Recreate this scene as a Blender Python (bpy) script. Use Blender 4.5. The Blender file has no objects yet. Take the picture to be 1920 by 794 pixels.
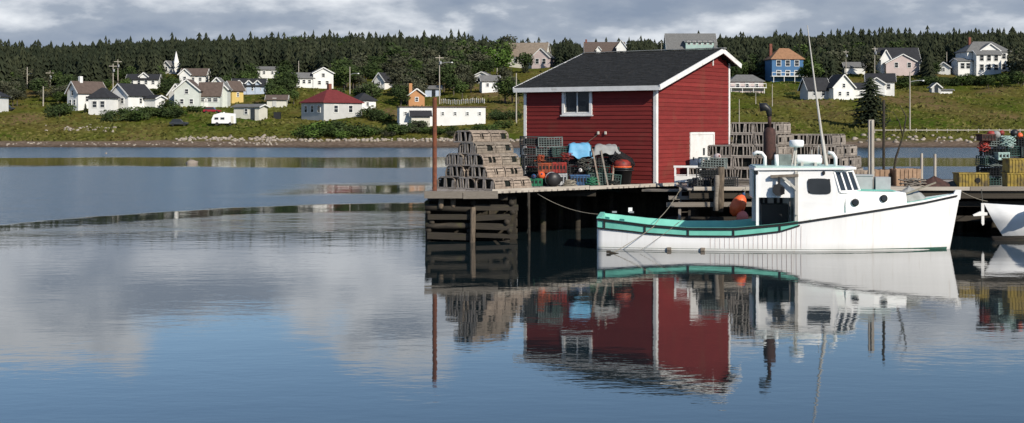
import bpy, math, random
import numpy as np
from mathutils import Vector, Matrix

# ------------------------------------------------------------------ camera, sky, sun, exposure
random.seed(7); np.random.seed(7)
scene = bpy.context.scene
COL = scene.collection
CAM_H, FPX, CX, HY = 4.1, 2600.0, 960.0, 238.0      # camera height, focal length in photo pixels, centre, horizon row
cam_data = bpy.data.cameras.new('camera')
cam = bpy.data.objects.new('camera', cam_data); COL.objects.link(cam)
cam.location = (0, 0, CAM_H); cam.rotation_euler = (math.radians(90), 0, 0)
cam_data.sensor_width = 36.0; cam_data.lens = FPX / 1920 * 36.0
cam_data.shift_y = -(397 - HY) / 1920.0
cam_data.clip_end = 6000.0
scene.camera = cam

SUN_AZ, SUN_EL = math.radians(37), math.radians(31)   # azimuth: to the right of straight behind the camera
sun_dir = Vector((math.sin(SUN_AZ) * math.cos(SUN_EL), -math.cos(SUN_AZ) * math.cos(SUN_EL), math.sin(SUN_EL)))
sd = bpy.data.lights.new('sun', 'SUN'); sd.energy = 5.0; sd.angle = math.radians(0.6); sd.color = (1.0, 0.92, 0.80)
sun = bpy.data.objects.new('sun', sd); COL.objects.link(sun)
sun.rotation_euler = sun_dir.to_track_quat('Z', 'Y').to_euler()
sun.location = (60, -80, 90)

world = bpy.data.worlds.new('World'); scene.world = world; world.use_nodes = True
wt = world.node_tree; wt.nodes.clear()
def wn(t, **k):
    n = wt.nodes.new(t)
    for a, b in k.items(): setattr(n, a, b)
    return n
def wl(a, b): wt.links.new(a, b)
def wmath(op, a, b=None, clamp=False):
    n = wn('ShaderNodeMath', operation=op, use_clamp=clamp)
    for i, v in enumerate((a, b)):
        if v is None: continue
        if isinstance(v, (int, float)): n.inputs[i].default_value = v
        else: wl(v, n.inputs[i])
    return n.outputs[0]
def wrange(v, a, b, c, d):
    n = wn('ShaderNodeMapRange', interpolation_type='SMOOTHSTEP')
    wl(v, n.inputs[0])
    for i, x in enumerate((a, b, c, d)): n.inputs[i + 1].default_value = x
    return n.outputs[0]
sky = wn('ShaderNodeTexSky', sky_type='NISHITA', sun_disc=False)
sky.sun_elevation = SUN_EL; sky.sun_rotation = math.pi - SUN_AZ
sky.air_density = 0.9; sky.dust_density = 0.15; sky.ozone_density = 3.0
bg = wn('ShaderNodeBackground'); bg.inputs[1].default_value = 0.13
wl(sky.outputs[0], bg.inputs[0])
tc = wn('ShaderNodeTexCoord'); sx = wn('ShaderNodeSeparateXYZ'); wl(tc.outputs['Generated'], sx.inputs[0])
zc = wmath('MAXIMUM', sx.outputs[2], 0.0)
za = wmath('ADD', zc, 0.32)
cu = wmath('DIVIDE', sx.outputs[0], za); cv = wmath('DIVIDE', sx.outputs[1], za)
cxy = wn('ShaderNodeCombineXYZ'); wl(cu, cxy.inputs[0]); wl(cv, cxy.inputs[1])
n1 = wn('ShaderNodeTexNoise'); n1.inputs['Scale'].default_value = 3.4; n1.inputs['Detail'].default_value = 9; n1.inputs['Roughness'].default_value = 0.53
wl(cxy.outputs[0], n1.inputs['Vector'])
n2 = wn('ShaderNodeTexNoise'); n2.inputs['Scale'].default_value = 5.2; n2.inputs['Detail'].default_value = 7; n2.inputs['Roughness'].default_value = 0.52
off = wn('ShaderNodeVectorMath', operation='ADD'); wl(cxy.outputs[0], off.inputs[0]); off.inputs[1].default_value = (13.1, 4.7, 2.0)
wl(off.outputs[0], n2.inputs['Vector'])
# a bank of cloud along the horizon, open blue with scattered cloud above it
thr = wrange(zc, 0.10, 0.192, 0.19, 0.66)
dens = wmath('SUBTRACT', n1.outputs[0], thr)
cover = wrange(dens, 0.0, 0.10, 0.0, 1.0)
ramp = wn('ShaderNodeValToRGB')
edge = wrange(dens, 0.0, 0.20, 0.22, 0.0)      # thin rims of cloud are bright, thick cores grey
shade = wmath('ADD', wmath('ADD', n2.outputs[0], edge), wrange(zc, 0.07, 0.13, 0.0, 0.13))      # sunlit tops above grey bases
wl(shade, ramp.inputs[0])
ramp.color_ramp.elements[0].position = 0.36; ramp.color_ramp.elements[0].color = (0.245, 0.305, 0.405, 1)
ramp.color_ramp.elements[1].position = 0.70; ramp.color_ramp.elements[1].color = (0.79, 0.825, 0.87, 1)
e = ramp.color_ramp.elements.new(0.52); e.color = (0.345, 0.40, 0.485, 1)
bgc = wn('ShaderNodeBackground'); bgc.inputs[1].default_value = 1.0; wl(ramp.outputs[0], bgc.inputs[0])
mx = wn('ShaderNodeMixShader'); wl(cover, mx.inputs[0]); wl(bg.outputs[0], mx.inputs[1]); wl(bgc.outputs[0], mx.inputs[2])
wo = wn('ShaderNodeOutputWorld'); wl(mx.outputs[0], wo.inputs[0])

scene.view_settings.view_transform = 'Standard'; scene.view_settings.look = 'None'
scene.view_settings.exposure = 0.06; scene.view_settings.gamma = 1.0
scene.cycles.max_bounces = 8; scene.cycles.caustics_reflective = False; scene.cycles.caustics_refractive = False

# ------------------------------------------------------------------ helpers
def P(px, py, d):            # the place at depth d seen at a photo pixel
    return Vector(((px - CX) * d / FPX, d, CAM_H - (py - HY) * d / FPX))
def tag(o, label=None, cat=None, group=None, kind=None):
    if label: o['label'] = label
    if cat: o['category'] = cat
    if group: o['group'] = group
    if kind: o['kind'] = kind
    return o
def empty(name, loc=(0, 0, 0), rz=0.0, label=None, cat=None, group=None):
    o = bpy.data.objects.new(name, None); COL.objects.link(o)
    o.location = loc; o.rotation_euler = (0, 0, rz); o.empty_display_size = 0.2
    return tag(o, label, cat, group)
def copy_tree(o, parent=None):
    c = o.copy(); COL.objects.link(c)
    if parent is not None: c.parent = parent
    for ch in list(o.children): copy_tree(ch, c)
    return c

class MB:
    """collects faces for one mesh"""
    def __init__(s): s.v = []; s.f = []
    def add(s, vs, fs):
        b = len(s.v); s.v += [tuple(x) for x in vs]; s.f += [tuple(i + b for i in f) for f in fs]; return s
    def box(s, c, d, rz=0.0, rot=None):
        hx, hy, hz = d[0] / 2, d[1] / 2, d[2] / 2
        R = rot if rot is not None else Matrix.Rotation(rz, 3, 'Z')
        vs = [Vector(c) + R @ Vector((x * hx, y * hy, z * hz)) for x in (-1, 1) for y in (-1, 1) for z in (-1, 1)]
        return s.add(vs, [(0, 1, 3, 2), (4, 6, 7, 5), (0, 4, 5, 1), (2, 3, 7, 6), (0, 2, 6, 4), (1, 5, 7, 3)])
    def beam(s, p, q, w, h, up=(0, 0, 1)):
        p, q = Vector(p), Vector(q); a = (q - p); L = a.length; a.normalize()
        u = Vector(up)
        if abs(a.dot(u)) > .98: u = Vector((1, 0, 0))
        b = u.cross(a).normalized(); c = a.cross(b)
        return s.box((p + q) / 2, (L, w, h), rot=Matrix((a, b, c)).transposed())
    def tube(s, pts, r, n=8, caps=True):
        pts = [Vector(p) for p in pts]; m = len(pts)
        rs = r if isinstance(r, (list, tuple)) else [r] * m
        rings = []; ref = None
        for i, p in enumerate(pts):
            t = (pts[min(i + 1, m - 1)] - pts[max(i - 1, 0)]).normalized()
            if ref is None: ref = Vector((0, 0, 1)) if abs(t.z) < .9 else Vector((1, 0, 0))
            b = t.cross(ref).normalized(); ref = b.cross(t).normalized()
            rings.append([p + (b * math.cos(2 * math.pi * k / n) + ref * math.sin(2 * math.pi * k / n)) * rs[i] for k in range(n)])
        vs = [v for g in rings for v in g]; fs = []
        for i in range(m - 1):
            for k in range(n):
                k2 = (k + 1) % n
                fs.append((i * n + k, i * n + k2, (i + 1) * n + k2, (i + 1) * n + k))
        if caps: fs += [tuple(range(n))[::-1], tuple((m - 1) * n + k for k in range(n))]
        return s.add(vs, fs)
    def lathe(s, prof, c=(0, 0, 0), n=14, rot=None):
        R = rot if rot is not None else Matrix.Identity(3)
        vs = []; fs = []
        for r, z in prof:
            for k in range(n):
                vs.append(Vector(c) + R @ Vector((r * math.cos(2 * math.pi * k / n), r * math.sin(2 * math.pi * k / n), z)))
        for i in range(len(prof) - 1):
            for k in range(n):
                k2 = (k + 1) % n; fs.append((i * n + k, i * n + k2, (i + 1) * n + k2, (i + 1) * n + k))
        fs += [tuple(range(n))[::-1], tuple((len(prof) - 1) * n + k for k in range(n))]
        return s.add(vs, fs)
    def prism(s, poly, a, b):            # poly: list of 3D points, extruded by vector b-a
        n = len(poly); d = Vector(b) - Vector(a)
        vs = [Vector(p) for p in poly] + [Vector(p) + d for p in poly]
        fs = [tuple(range(n))[::-1], tuple(range(n, 2 * n))] + [(i, (i + 1) % n, n + (i + 1) % n, n + i) for i in range(n)]
        return s.add(vs, fs)
    def mesh(s, name):
        me = bpy.data.meshes.new(name); me.from_pydata(s.v, [], s.f); me.update(); return me
    def build(s, name, m, parent=None, smooth=False, fix=True):
        me = s.mesh(name)
        if fix:
            import bmesh
            bm = bmesh.new(); bm.from_mesh(me); bmesh.ops.recalc_face_normals(bm, faces=bm.faces); bm.to_mesh(me); bm.free()
        me.materials.append(m)
        if smooth: me.polygons.foreach_set('use_smooth', [True] * len(me.polygons))
        o = bpy.data.objects.new(name, me); COL.objects.link(o)
        if parent is not None: o.parent = parent
        return o
def np_mesh(name, V, F, m, smooth=False):   # F: (n,3) or (n,4) int array
    me = bpy.data.meshes.new(name); k = F.shape[1]
    me.vertices.add(len(V)); me.vertices.foreach_set('co', V.astype(np.float32).ravel())
    me.loops.add(F.size); me.loops.foreach_set('vertex_index', F.astype(np.int32).ravel())
    me.polygons.add(len(F)); me.polygons.foreach_set('loop_start', np.arange(0, F.size, k, dtype=np.int32))
    if smooth: me.polygons.foreach_set('use_smooth', np.ones(len(F), dtype=bool))
    me.update(calc_edges=True); me.validate(); me.materials.append(m)
    return me
def obj(name, me, parent=None, loc=None, rz=0, sc=None):
    o = bpy.data.objects.new(name, me); COL.objects.link(o)
    if parent is not None: o.parent = parent
    if loc is not None: o.location = loc
    if rz: o.rotation_euler = (0, 0, rz)
    if sc is not None: o.scale = (sc, sc, sc) if isinstance(sc, (int, float)) else sc
    return o
UNIT = None
def unit_box(m):
    me = MB().box((0, 0, 0), (1, 1, 1)).mesh('piece'); me.materials.append(m); return me
def piece(name, me, parent, c, d, rot=(0, 0, 0)):   # a scaled copy of a shared unit box
    o = obj(name, me, parent, c); o.scale = d; o.rotation_euler = rot; return o

# ------------------------------------------------------------------ materials
def new_mat(name):
    m = bpy.data.materials.new(name); m.use_nodes = True; t = m.node_tree
    return m, t, t.nodes['Principled BSDF']
def mat(name, c1, c2=None, scale=3.0, rough=0.7, bump=0.0, rnd=0.0, stretch=(1, 1, 1), metal=0.0, coords='Object', lo=.35, hi=.65, spec=.4, detail=5, dirt=None):
    m, t, b = new_mat(name); N = t.nodes; L = t.links
    c2 = c2 or tuple(x * .72 for x in c1)
    if coords == 'Position':
        src = N.new('ShaderNodeNewGeometry').outputs['Position']
    else:
        src = N.new('ShaderNodeTexCoord').outputs[coords]
    mp = N.new('ShaderNodeMapping'); mp.inputs['Scale'].default_value = stretch; L.new(src, mp.inputs[0])
    nz = N.new('ShaderNodeTexNoise'); nz.inputs['Scale'].default_value = scale; nz.inputs['Detail'].default_value = detail; nz.inputs['Roughness'].default_value = .6
    L.new(mp.outputs[0], nz.inputs['Vector'])
    oi = N.new('ShaderNodeObjectInfo')
    ad = N.new('ShaderNodeVectorMath'); ad.operation = 'ADD'; L.new(mp.outputs[0], ad.inputs[0]); L.new(oi.outputs['Location'], ad.inputs[1])
    if coords == 'Object': L.new(ad.outputs[0], nz.inputs['Vector'])
    r = N.new('ShaderNodeValToRGB'); r.color_ramp.elements[0].position = lo; r.color_ramp.elements[1].position = hi
    r.color_ramp.elements[0].color = (*c1, 1); r.color_ramp.elements[1].color = (*c2, 1); L.new(nz.outputs[0], r.inputs[0])
    out = r.outputs[0]
    if dirt:                                   # (colour, scale, threshold) stains with a shape of their own
        dn = N.new('ShaderNodeTexNoise'); dn.inputs['Scale'].default_value = dirt[1]; dn.inputs['Detail'].default_value = 6; L.new(src, dn.inputs['Vector'])
        dr = N.new('ShaderNodeMapRange'); L.new(dn.outputs[0], dr.inputs[0]); dr.inputs[1].default_value = dirt[2]; dr.inputs[2].default_value = dirt[2] + .16
        mm = N.new('ShaderNodeMix'); mm.data_type = 'RGBA'; L.new(dr.outputs[0], mm.inputs[0]); L.new(out, mm.inputs[6]); mm.inputs[7].default_value = (*dirt[0], 1)
        out = mm.outputs[2]
    if rnd:
        mr = N.new('ShaderNodeMapRange'); L.new(oi.outputs['Random'], mr.inputs[0]); mr.inputs[3].default_value = 1 - rnd; mr.inputs[4].default_value = 1 + rnd
        mu = N.new('ShaderNodeVectorMath'); mu.operation = 'SCALE'; L.new(out, mu.inputs[0]); L.new(mr.outputs[0], mu.inputs[3]); out = mu.outputs[0]
    L.new(out, b.inputs['Base Color'])
    b.inputs['Roughness'].default_value = rough; b.inputs['Metallic'].default_value = metal
    b.inputs['Specular IOR Level'].default_value = spec
    if bump:
        bp = N.new('ShaderNodeBump'); bp.inputs['Strength'].default_value = min(1, bump); bp.inputs['Distance'].default_value = .02
        L.new(nz.outputs[0], bp.inputs['Height']); L.new(bp.outputs[0], b.inputs['Normal'])
    return m
M = {}
M['red'] = mat('red_siding_paint', (.205, .029, .026), (.16, .024, .022), 4, .8, .2, .13, (.3, .3, 3), dirt=((.175, .040, .030), 1.1, .55), spec=.15)
M['white'] = mat('white_trim_paint', (.80, .79, .76), (.68, .67, .64), 3, .55, .1, .03, dirt=((.45, .43, .38), 2.2, .62))
M['gelcoat'] = mat('white_hull_paint', (.86, .86, .845), (.80, .80, .785), 1.2, .38, 0, 0, (1, 1, 3))
M['teal'] = mat('teal_boat_paint', (.19, .58, .465), (.155, .50, .40), 2, .45, .05, .04)
M['guard'] = mat('black_rub_rail', (.012, .013, .013), (.022, .022, .022), 6, .5)
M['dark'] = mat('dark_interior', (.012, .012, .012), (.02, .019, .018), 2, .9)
M['shingle'] = mat('asphalt_shingle', (.020, .021, .021), (.036, .036, .035), 9, .95, .6, .0, dirt=((.075, .073, .066), 2.6, .63), spec=.2)
M['wood'] = mat('weathered_grey_wood', (.25, .22, .185), (.15, .13, .105), 6, .85, .4, .22, (1, 1, 5))
M['palewood'] = mat('pale_weathered_post', (.46, .42, .36), (.34, .30, .25), 6, .85, .3, 0, (1, 1, .3))
M['lath'] = mat('weathered_trap_lath', (.33, .265, .205), (.18, .142, .112), 7, .85, .3, .18)
M['greylath'] = mat('grey_trap_lath', (.33, .29, .25), (.18, .155, .13), 7, .85, .3, .22)
M['lathdark'] = mat('damp_trap_lath', (.25, .21, .165), (.14, .115, .09), 7, .85, .3, .18)
M['deck'] = mat('grey_deck_plank', (.34, .30, .26), (.22, .195, .17), 5, .88, .3, .18, (4, .4, 1))
M['timber'] = mat('old_wharf_timber', (.046, .037, .026), (.020, .017, .013), 4, .88, .5, .25, (.6, 3, 3), dirt=((.055, .058, .016), 1.8, .58))
M['log'] = mat('barked_log_timber', (.20, .155, .11), (.08, .062, .044), 5, .85, .5, .2, (3, 3, .7))
M['rust'] = mat('rusty_steel', (.20, .062, .028), (.10, .038, .022), 8, .85, .3)
M['rustdark'] = mat('dark_rusty_exhaust', (.075, .032, .025), (.035, .018, .015), 8, .8, .2)
M['net'] = mat('trap_dark_fill', (.022, .026, .022), (.010, .010, .009), 20, .95, spec=.1)  # near-black colour standing in for the shade inside the wooden traps
M['slat'] = mat('silvered_end_slat', (.44, .39, .335), (.25, .215, .18), 7, .85, .3, .22)
M['glass'] = mat('window_glass', (.018, .022, .026), (.03, .035, .04), 1, .08, spec=.6)
M['black'] = mat('black_plastic', (.014, .014, .015), (.022, .022, .023), 4, .45)
M['wire_green'] = mat('green_wire_mesh', (.025, .075, .06), (.018, .045, .04), 5, .6, rnd=.3)
M['wire_black'] = mat('black_wire_mesh', (.018, .02, .022), (.03, .032, .034), 5, .6, rnd=.3)
M['wire_grey'] = mat('grey_wire_mesh', (.20, .24, .23), (.13, .16, .15), 5, .7, rnd=.2)
M['orange'] = mat('orange_float_vinyl', (.80, .15, .045), (.66, .10, .03), 5, .42, dirt=((.42, .16, .06), 4, .6))
M['pink'] = mat('faded_pink_float', (.80, .22, .17), (.68, .17, .13), 5, .5)
M['redp'] = mat('red_plastic', (.36, .035, .022), (.20, .024, .02), 6, .6, rnd=.3, dirt=((.07, .03, .025), 5, .52))
M['orangep'] = mat('orange_plastic_crate', (.38, .075, .022), (.22, .04, .02), 9, .65, rnd=.3, dirt=((.09, .04, .02), 6, .5))
M['blue'] = mat('blue_plastic', (.03, .10, .22), (.02, .06, .14), 5, .6, rnd=.2, dirt=((.03, .04, .05), 6, .52))
M['tarp'] = mat('light_blue_tarp', (.14, .40, .60), (.10, .30, .48), 3, .55, .4)
M['tarpgrey'] = mat('grey_canvas_cover', (.32, .33, .32), (.22, .22, .21), 3, .75, .4)
M['yellow'] = mat('yellow_plastic_crate', (.33, .235, .03), (.20, .14, .025), 4, .6, .1, .1, dirt=((.08, .06, .025), 3, .5))
M['grey'] = mat('grey_plastic_tote', (.42, .43, .44), (.34, .35, .36), 3, .6)
M['rope'] = mat('pale_rope', (.30, .27, .21), (.2, .18, .14), 30, .9)
M['ropedark'] = mat('dark_rope', (.10, .10, .085), (.06, .06, .05), 30, .9)
M['murk'] = mat('bundled_net_and_line', (.030, .036, .032), (.016, .016, .015), 9, .95, .5)
M['paleteal'] = mat('pale_teal_roof_paint', (.50, .66, .60), (.42, .58, .53), 2, .5)
M['greenp'] = mat('green_plastic', (.03, .20, .10), (.02, .13, .07), 5, .5)
M['mast'] = mat('pale_aluminium', (.52, .50, .45), (.42, .40, .36), 3, .5)
M['crate'] = mat('tan_crate_boards', (.36, .235, .15), (.25, .16, .10), 5, .85, .2, .15)
M['antifoul'] = mat('green_boot_top', (.02, .10, .07), (.03, .07, .05), 4, .6)
M['silver'] = mat('galvanised_steel', (.40, .41, .42), (.30, .31, .32), 4, .45, metal=.5)
# house paints
HW = lambda n, c: mat(n, c, tuple(x * .88 for x in c), .6, .75, coords='Position')
M['hwhite'] = HW('house_white', (.74, .74, .71)); M['hcream'] = HW('house_cream', (.60, .58, .50)); M['hgrey'] = HW('house_pale_grey', (.47, .47, .45))
M['hgreen'] = HW('house_grey_green', (.58, .61, .56)); M['hyellow'] = HW('house_yellow', (.62, .46, .16)); M['hblue'] = HW('house_blue', (.05, .14, .28))
M['hpink'] = HW('house_pinkish', (.52, .43, .41)); M['horange'] = HW('house_orange_brick', (.46, .23, .10)); M['hseafoam'] = HW('house_seafoam', (.36, .50, .46)); M['hlblue'] = HW('house_light_blue', (.45, .52, .62))
RF = lambda n, c: mat(n, c, tuple(x * .75 for x in c), 1.5, .9, coords='Position', spec=.2)
M['rblack'] = RF('roof_black', (.035, .036, .04)); M['rbrown'] = RF('roof_brown', (.12, .09, .075)); M['rred'] = RF('roof_red', (.17, .034, .034)); M['rgrey'] = RF('roof_grey', (.17, .17, .165))
M['rtan'] = RF('roof_tan', (.26, .21, .16)); M['rorange'] = RF('roof_orange', (.33, .18, .10)); M['brick'] = RF('chimney_brick', (.22, .085, .06))
M['pole'] = mat('utility_pole_wood', (.42, .39, .33), (.32, .29, .24), 3, .9)
M['carpaint_w'] = mat('white_car_paint', (.76, .76, .76), (.72, .72, .72), 2, .3); M['carpaint_r'] = mat('red_car_paint', (.32, .02, .04), (.26, .02, .03), 2, .3)
M['carpaint_d'] = mat('dark_car_paint', (.03, .035, .045), (.04, .045, .05), 2, .3)
def foliage(name, c1, c2, sc=.35, rnd=.25):
    m, t, b = new_mat(name); N = t.nodes; L = t.links
    g = N.new('ShaderNodeNewGeometry'); nz = N.new('ShaderNodeTexNoise'); nz.inputs['Scale'].default_value = sc; nz.inputs['Detail'].default_value = 4
    L.new(g.outputs['Position'], nz.inputs['Vector'])
    r = N.new('ShaderNodeValToRGB'); r.color_ramp.elements[0].position = .36; r.color_ramp.elements[1].position = .66
    r.color_ramp.elements[0].color = (*c1, 1); r.color_ramp.elements[1].color = (*c2, 1); L.new(nz.outputs[0], r.inputs[0])
    oi = N.new('ShaderNodeObjectInfo'); mr = N.new('ShaderNodeMapRange'); L.new(oi.outputs['Random'], mr.inputs[0]); mr.inputs[3].default_value = 1 - rnd; mr.inputs[4].default_value = 1 + rnd
    isl = N.new('ShaderNodeMapRange'); L.new(g.outputs['Random Per Island'], isl.inputs[0]); isl.inputs[3].default_value = .82; isl.inputs[4].default_value = 1.18
    mm = N.new('ShaderNodeMath'); mm.operation = 'MULTIPLY'; L.new(mr.outputs[0], mm.inputs[0]); L.new(isl.outputs[0], mm.inputs[1])
    mu = N.new('ShaderNodeVectorMath'); mu.operation = 'SCALE'; L.new(r.outputs[0], mu.inputs[0]); L.new(mm.outputs[0], mu.inputs[3])
    L.new(mu.outputs[0], b.inputs['Base Color']); b.inputs['Roughness'].default_value = .85; b.inputs['Specular IOR Level'].default_value = .04
    return m
M['conifer'] = foliage('spruce_needles', (.024, .031, .018), (.044, .050, .027), .05)
M['leaf'] = foliage('mid_green_leaves', (.040, .066, .019), (.070, .098, .030), .25)
M['leafdark'] = foliage('dark_green_leaves', (.030, .047, .018), (.052, .072, .027), .25)
M['leafgrey'] = foliage('grey_green_twigs', (.052, .058, .036), (.078, .08, .05), .25)
M['leafbright'] = foliage('bright_green_leaves', (.060, .110, .022), (.09, .14, .034), .25)
M['bark'] = mat('tree_bark', (.10, .08, .06), (.06, .05, .04), 4, .9)
M['undergrowth'] = foliage('rough_grass_blades', (.080, .090, .022), (.120, .108, .034), .08, 0)
M['stone'] = mat('shore_stone', (.36, .315, .26), (.22, .185, .155), .8, .9, .3, coords='Position')

# ------------------------------------------------------------------ the land across the water
PD = np.array([0, 200, 262, 273, 280, 284, 290, 302, 330, 372, 430, 485, 525, 600, 650, 720, 900, 1400], float)
PZ = np.array([-3, -2.5, -.9, 0, .87, 1.48, 2.8, 4.45, 7.65, 11.7, 17.8, 24.2, 28.9, 34.6, 37.6, 39.6, 41, 30], float)
GX = np.array([-700, 0, 300, 600, 850, 1010, 1250, 1500, 1920, 2600], float)
GF = np.array([.74, .80, .93, .985, .965, .87, .95, 1.0, 1.03, 1.03], float)
def ground_z(x, d):
    x = np.asarray(x, float); d = np.asarray(d, float)
    dd = d + 3.0 * np.sin(x * .031 + 1.0) + 1.6 * np.sin(x * .083) + .7 * np.sin(x * .21 + 2)
    z = np.interp(dd, PD, PZ)
    px = CX + FPX * x / np.maximum(d, 50)
    w = np.clip((d - 440) / 120, 0, 1); g = 1 + (np.interp(px, GX, GF) - 1) * w
    bump = (.35 * np.sin(x * .11 + d * .07) + .25 * np.sin(x * .23 - d * .19 + 1) + .2 * np.sin(d * .31 + x * .05)) * np.clip((dd - 284) / 20, 0, 1)
    return z * g + bump
def ground_hit(px, py):
    lo = 268.0
    for d in np.arange(268, 1000, 1.0):
        x = (px - CX) * d / FPX
        if ground_z(x, d) >= CAM_H - (py - HY) * d / FPX: lo = d; break
    x = (px - CX) * lo / FPX
    return Vector((x, lo, float(ground_z(x, lo))))
def land_material():
    m, t, b = new_mat('land'); N = t.nodes; L = t.links
    g = N.new('ShaderNodeNewGeometry'); s = N.new('ShaderNodeSeparateXYZ'); L.new(g.outputs['Position'], s.inputs[0])
    def noise(sc, det=5, st=(1, 1, 1)):
        mp = N.new('ShaderNodeMapping'); mp.inputs['Scale'].default_value = st; L.new(g.outputs['Position'], mp.inputs[0])
        n = N.new('ShaderNodeTexNoise'); n.inputs['Scale'].default_value = sc; n.inputs['Detail'].default_value = det; L.new(mp.outputs[0], n.inputs['Vector']); return n.outputs[0]
    def ramp(src, *st):
        r = N.new('ShaderNodeValToRGB'); L.new(src, r.inputs[0]); el = r.color_ramp.elements
        el[0].position, el[0].color = st[0][0], (*st[0][1], 1); el[1].position, el[1].color = st[-1][0], (*st[-1][1], 1)
        for p, c in st[1:-1]: x = el.new(p); x.color = (*c, 1)
        return r.outputs[0]
    def mixc(f, a, c):
        k = N.new('ShaderNodeMix'); k.data_type = 'RGBA'; L.new(f, k.inputs[0]); L.new(a, k.inputs[6]); L.new(c, k.inputs[7]); return k.outputs[2]
    def rng(src, a, c):
        k = N.new('ShaderNodeMapRange'); k.interpolation_type = 'SMOOTHSTEP'; L.new(src, k.inputs[0]); k.inputs[1].default_value = a; k.inputs[2].default_value = c; return k.outputs[0]
    grass = ramp(noise(.055, 6, (1, .55, 1)), (.30, (.046, .078, .011)), (.42, (.070, .085, .014)), (.53, (.098, .087, .021)), (.66, (.140, .100, .046)))
    fine = ramp(noise(.9, 5), (.3, (.72, .72, .72)), (.7, (1.25, 1.25, 1.25)))
    mu = N.new('ShaderNodeVectorMath'); mu.operation = 'MULTIPLY'; L.new(grass, mu.inputs[0]); L.new(fine, mu.inputs[1])
    beach = ramp(noise(1.3, 6), (.3, (.10, .072, .052)), (.55, (.165, .122, .09)), (.78, (.27, .215, .17)))
    ad = N.new('ShaderNodeMath'); ad.operation = 'MULTIPLY_ADD'; L.new(noise(.12, 4), ad.inputs[0]); ad.inputs[1].default_value = 1.6; L.new(s.outputs[2], ad.inputs[2])
    col = mixc(rng(ad.outputs[0], 1.7, 2.5), beach, mu.outputs[0])
    wet = N.new('ShaderNodeMapRange'); L.new(s.outputs[2], wet.inputs[0]); wet.inputs[1].default_value = .05; wet.inputs[2].default_value = .5; wet.inputs[3].default_value = .55; wet.inputs[4].default_value = 1
    sc = N.new('ShaderNodeVectorMath'); sc.operation = 'SCALE'; L.new(col, sc.inputs[0]); L.new(wet.outputs[0], sc.inputs[3])
    L.new(sc.outputs[0], b.inputs['Base Color']); b.inputs['Roughness'].default_value = 1.0; b.inputs['Specular IOR Level'].default_value = .0
    bp = N.new('ShaderNodeBump'); bp.inputs['Strength'].default_value = .8; bp.inputs['Distance'].default_value = .5; L.new(noise(.7, 6), bp.inputs['Height']); L.new(bp.outputs[0], b.inputs['Normal'])
    return m
gx = np.concatenate([np.linspace(-900, -260, 40, endpoint=False), np.linspace(-260, 260, 300), np.linspace(260, 900, 41)[1:]])
gd = np.concatenate([np.linspace(-120, 255, 20, endpoint=False), np.linspace(255, 340, 120, endpoint=False), np.linspace(340, 760, 170, endpoint=False), np.linspace(760, 1600, 40)])
XX, DD = np.meshgrid(gx, gd); ZZ = ground_z(XX, DD)
V = np.stack([XX.ravel(), DD.ravel(), ZZ.ravel()], 1); nx = len(gx); ny = len(gd)
I = (np.arange(ny - 1)[:, None] * nx + np.arange(nx - 1)[None, :]).ravel()
tag(obj('terrain', np_mesh('terrain', V, np.stack([I, I + 1, I + nx + 1, I + nx], 1), land_material(), True)), 'green and tan grassy hillside with a narrow brown beach', kind='structure')

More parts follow.
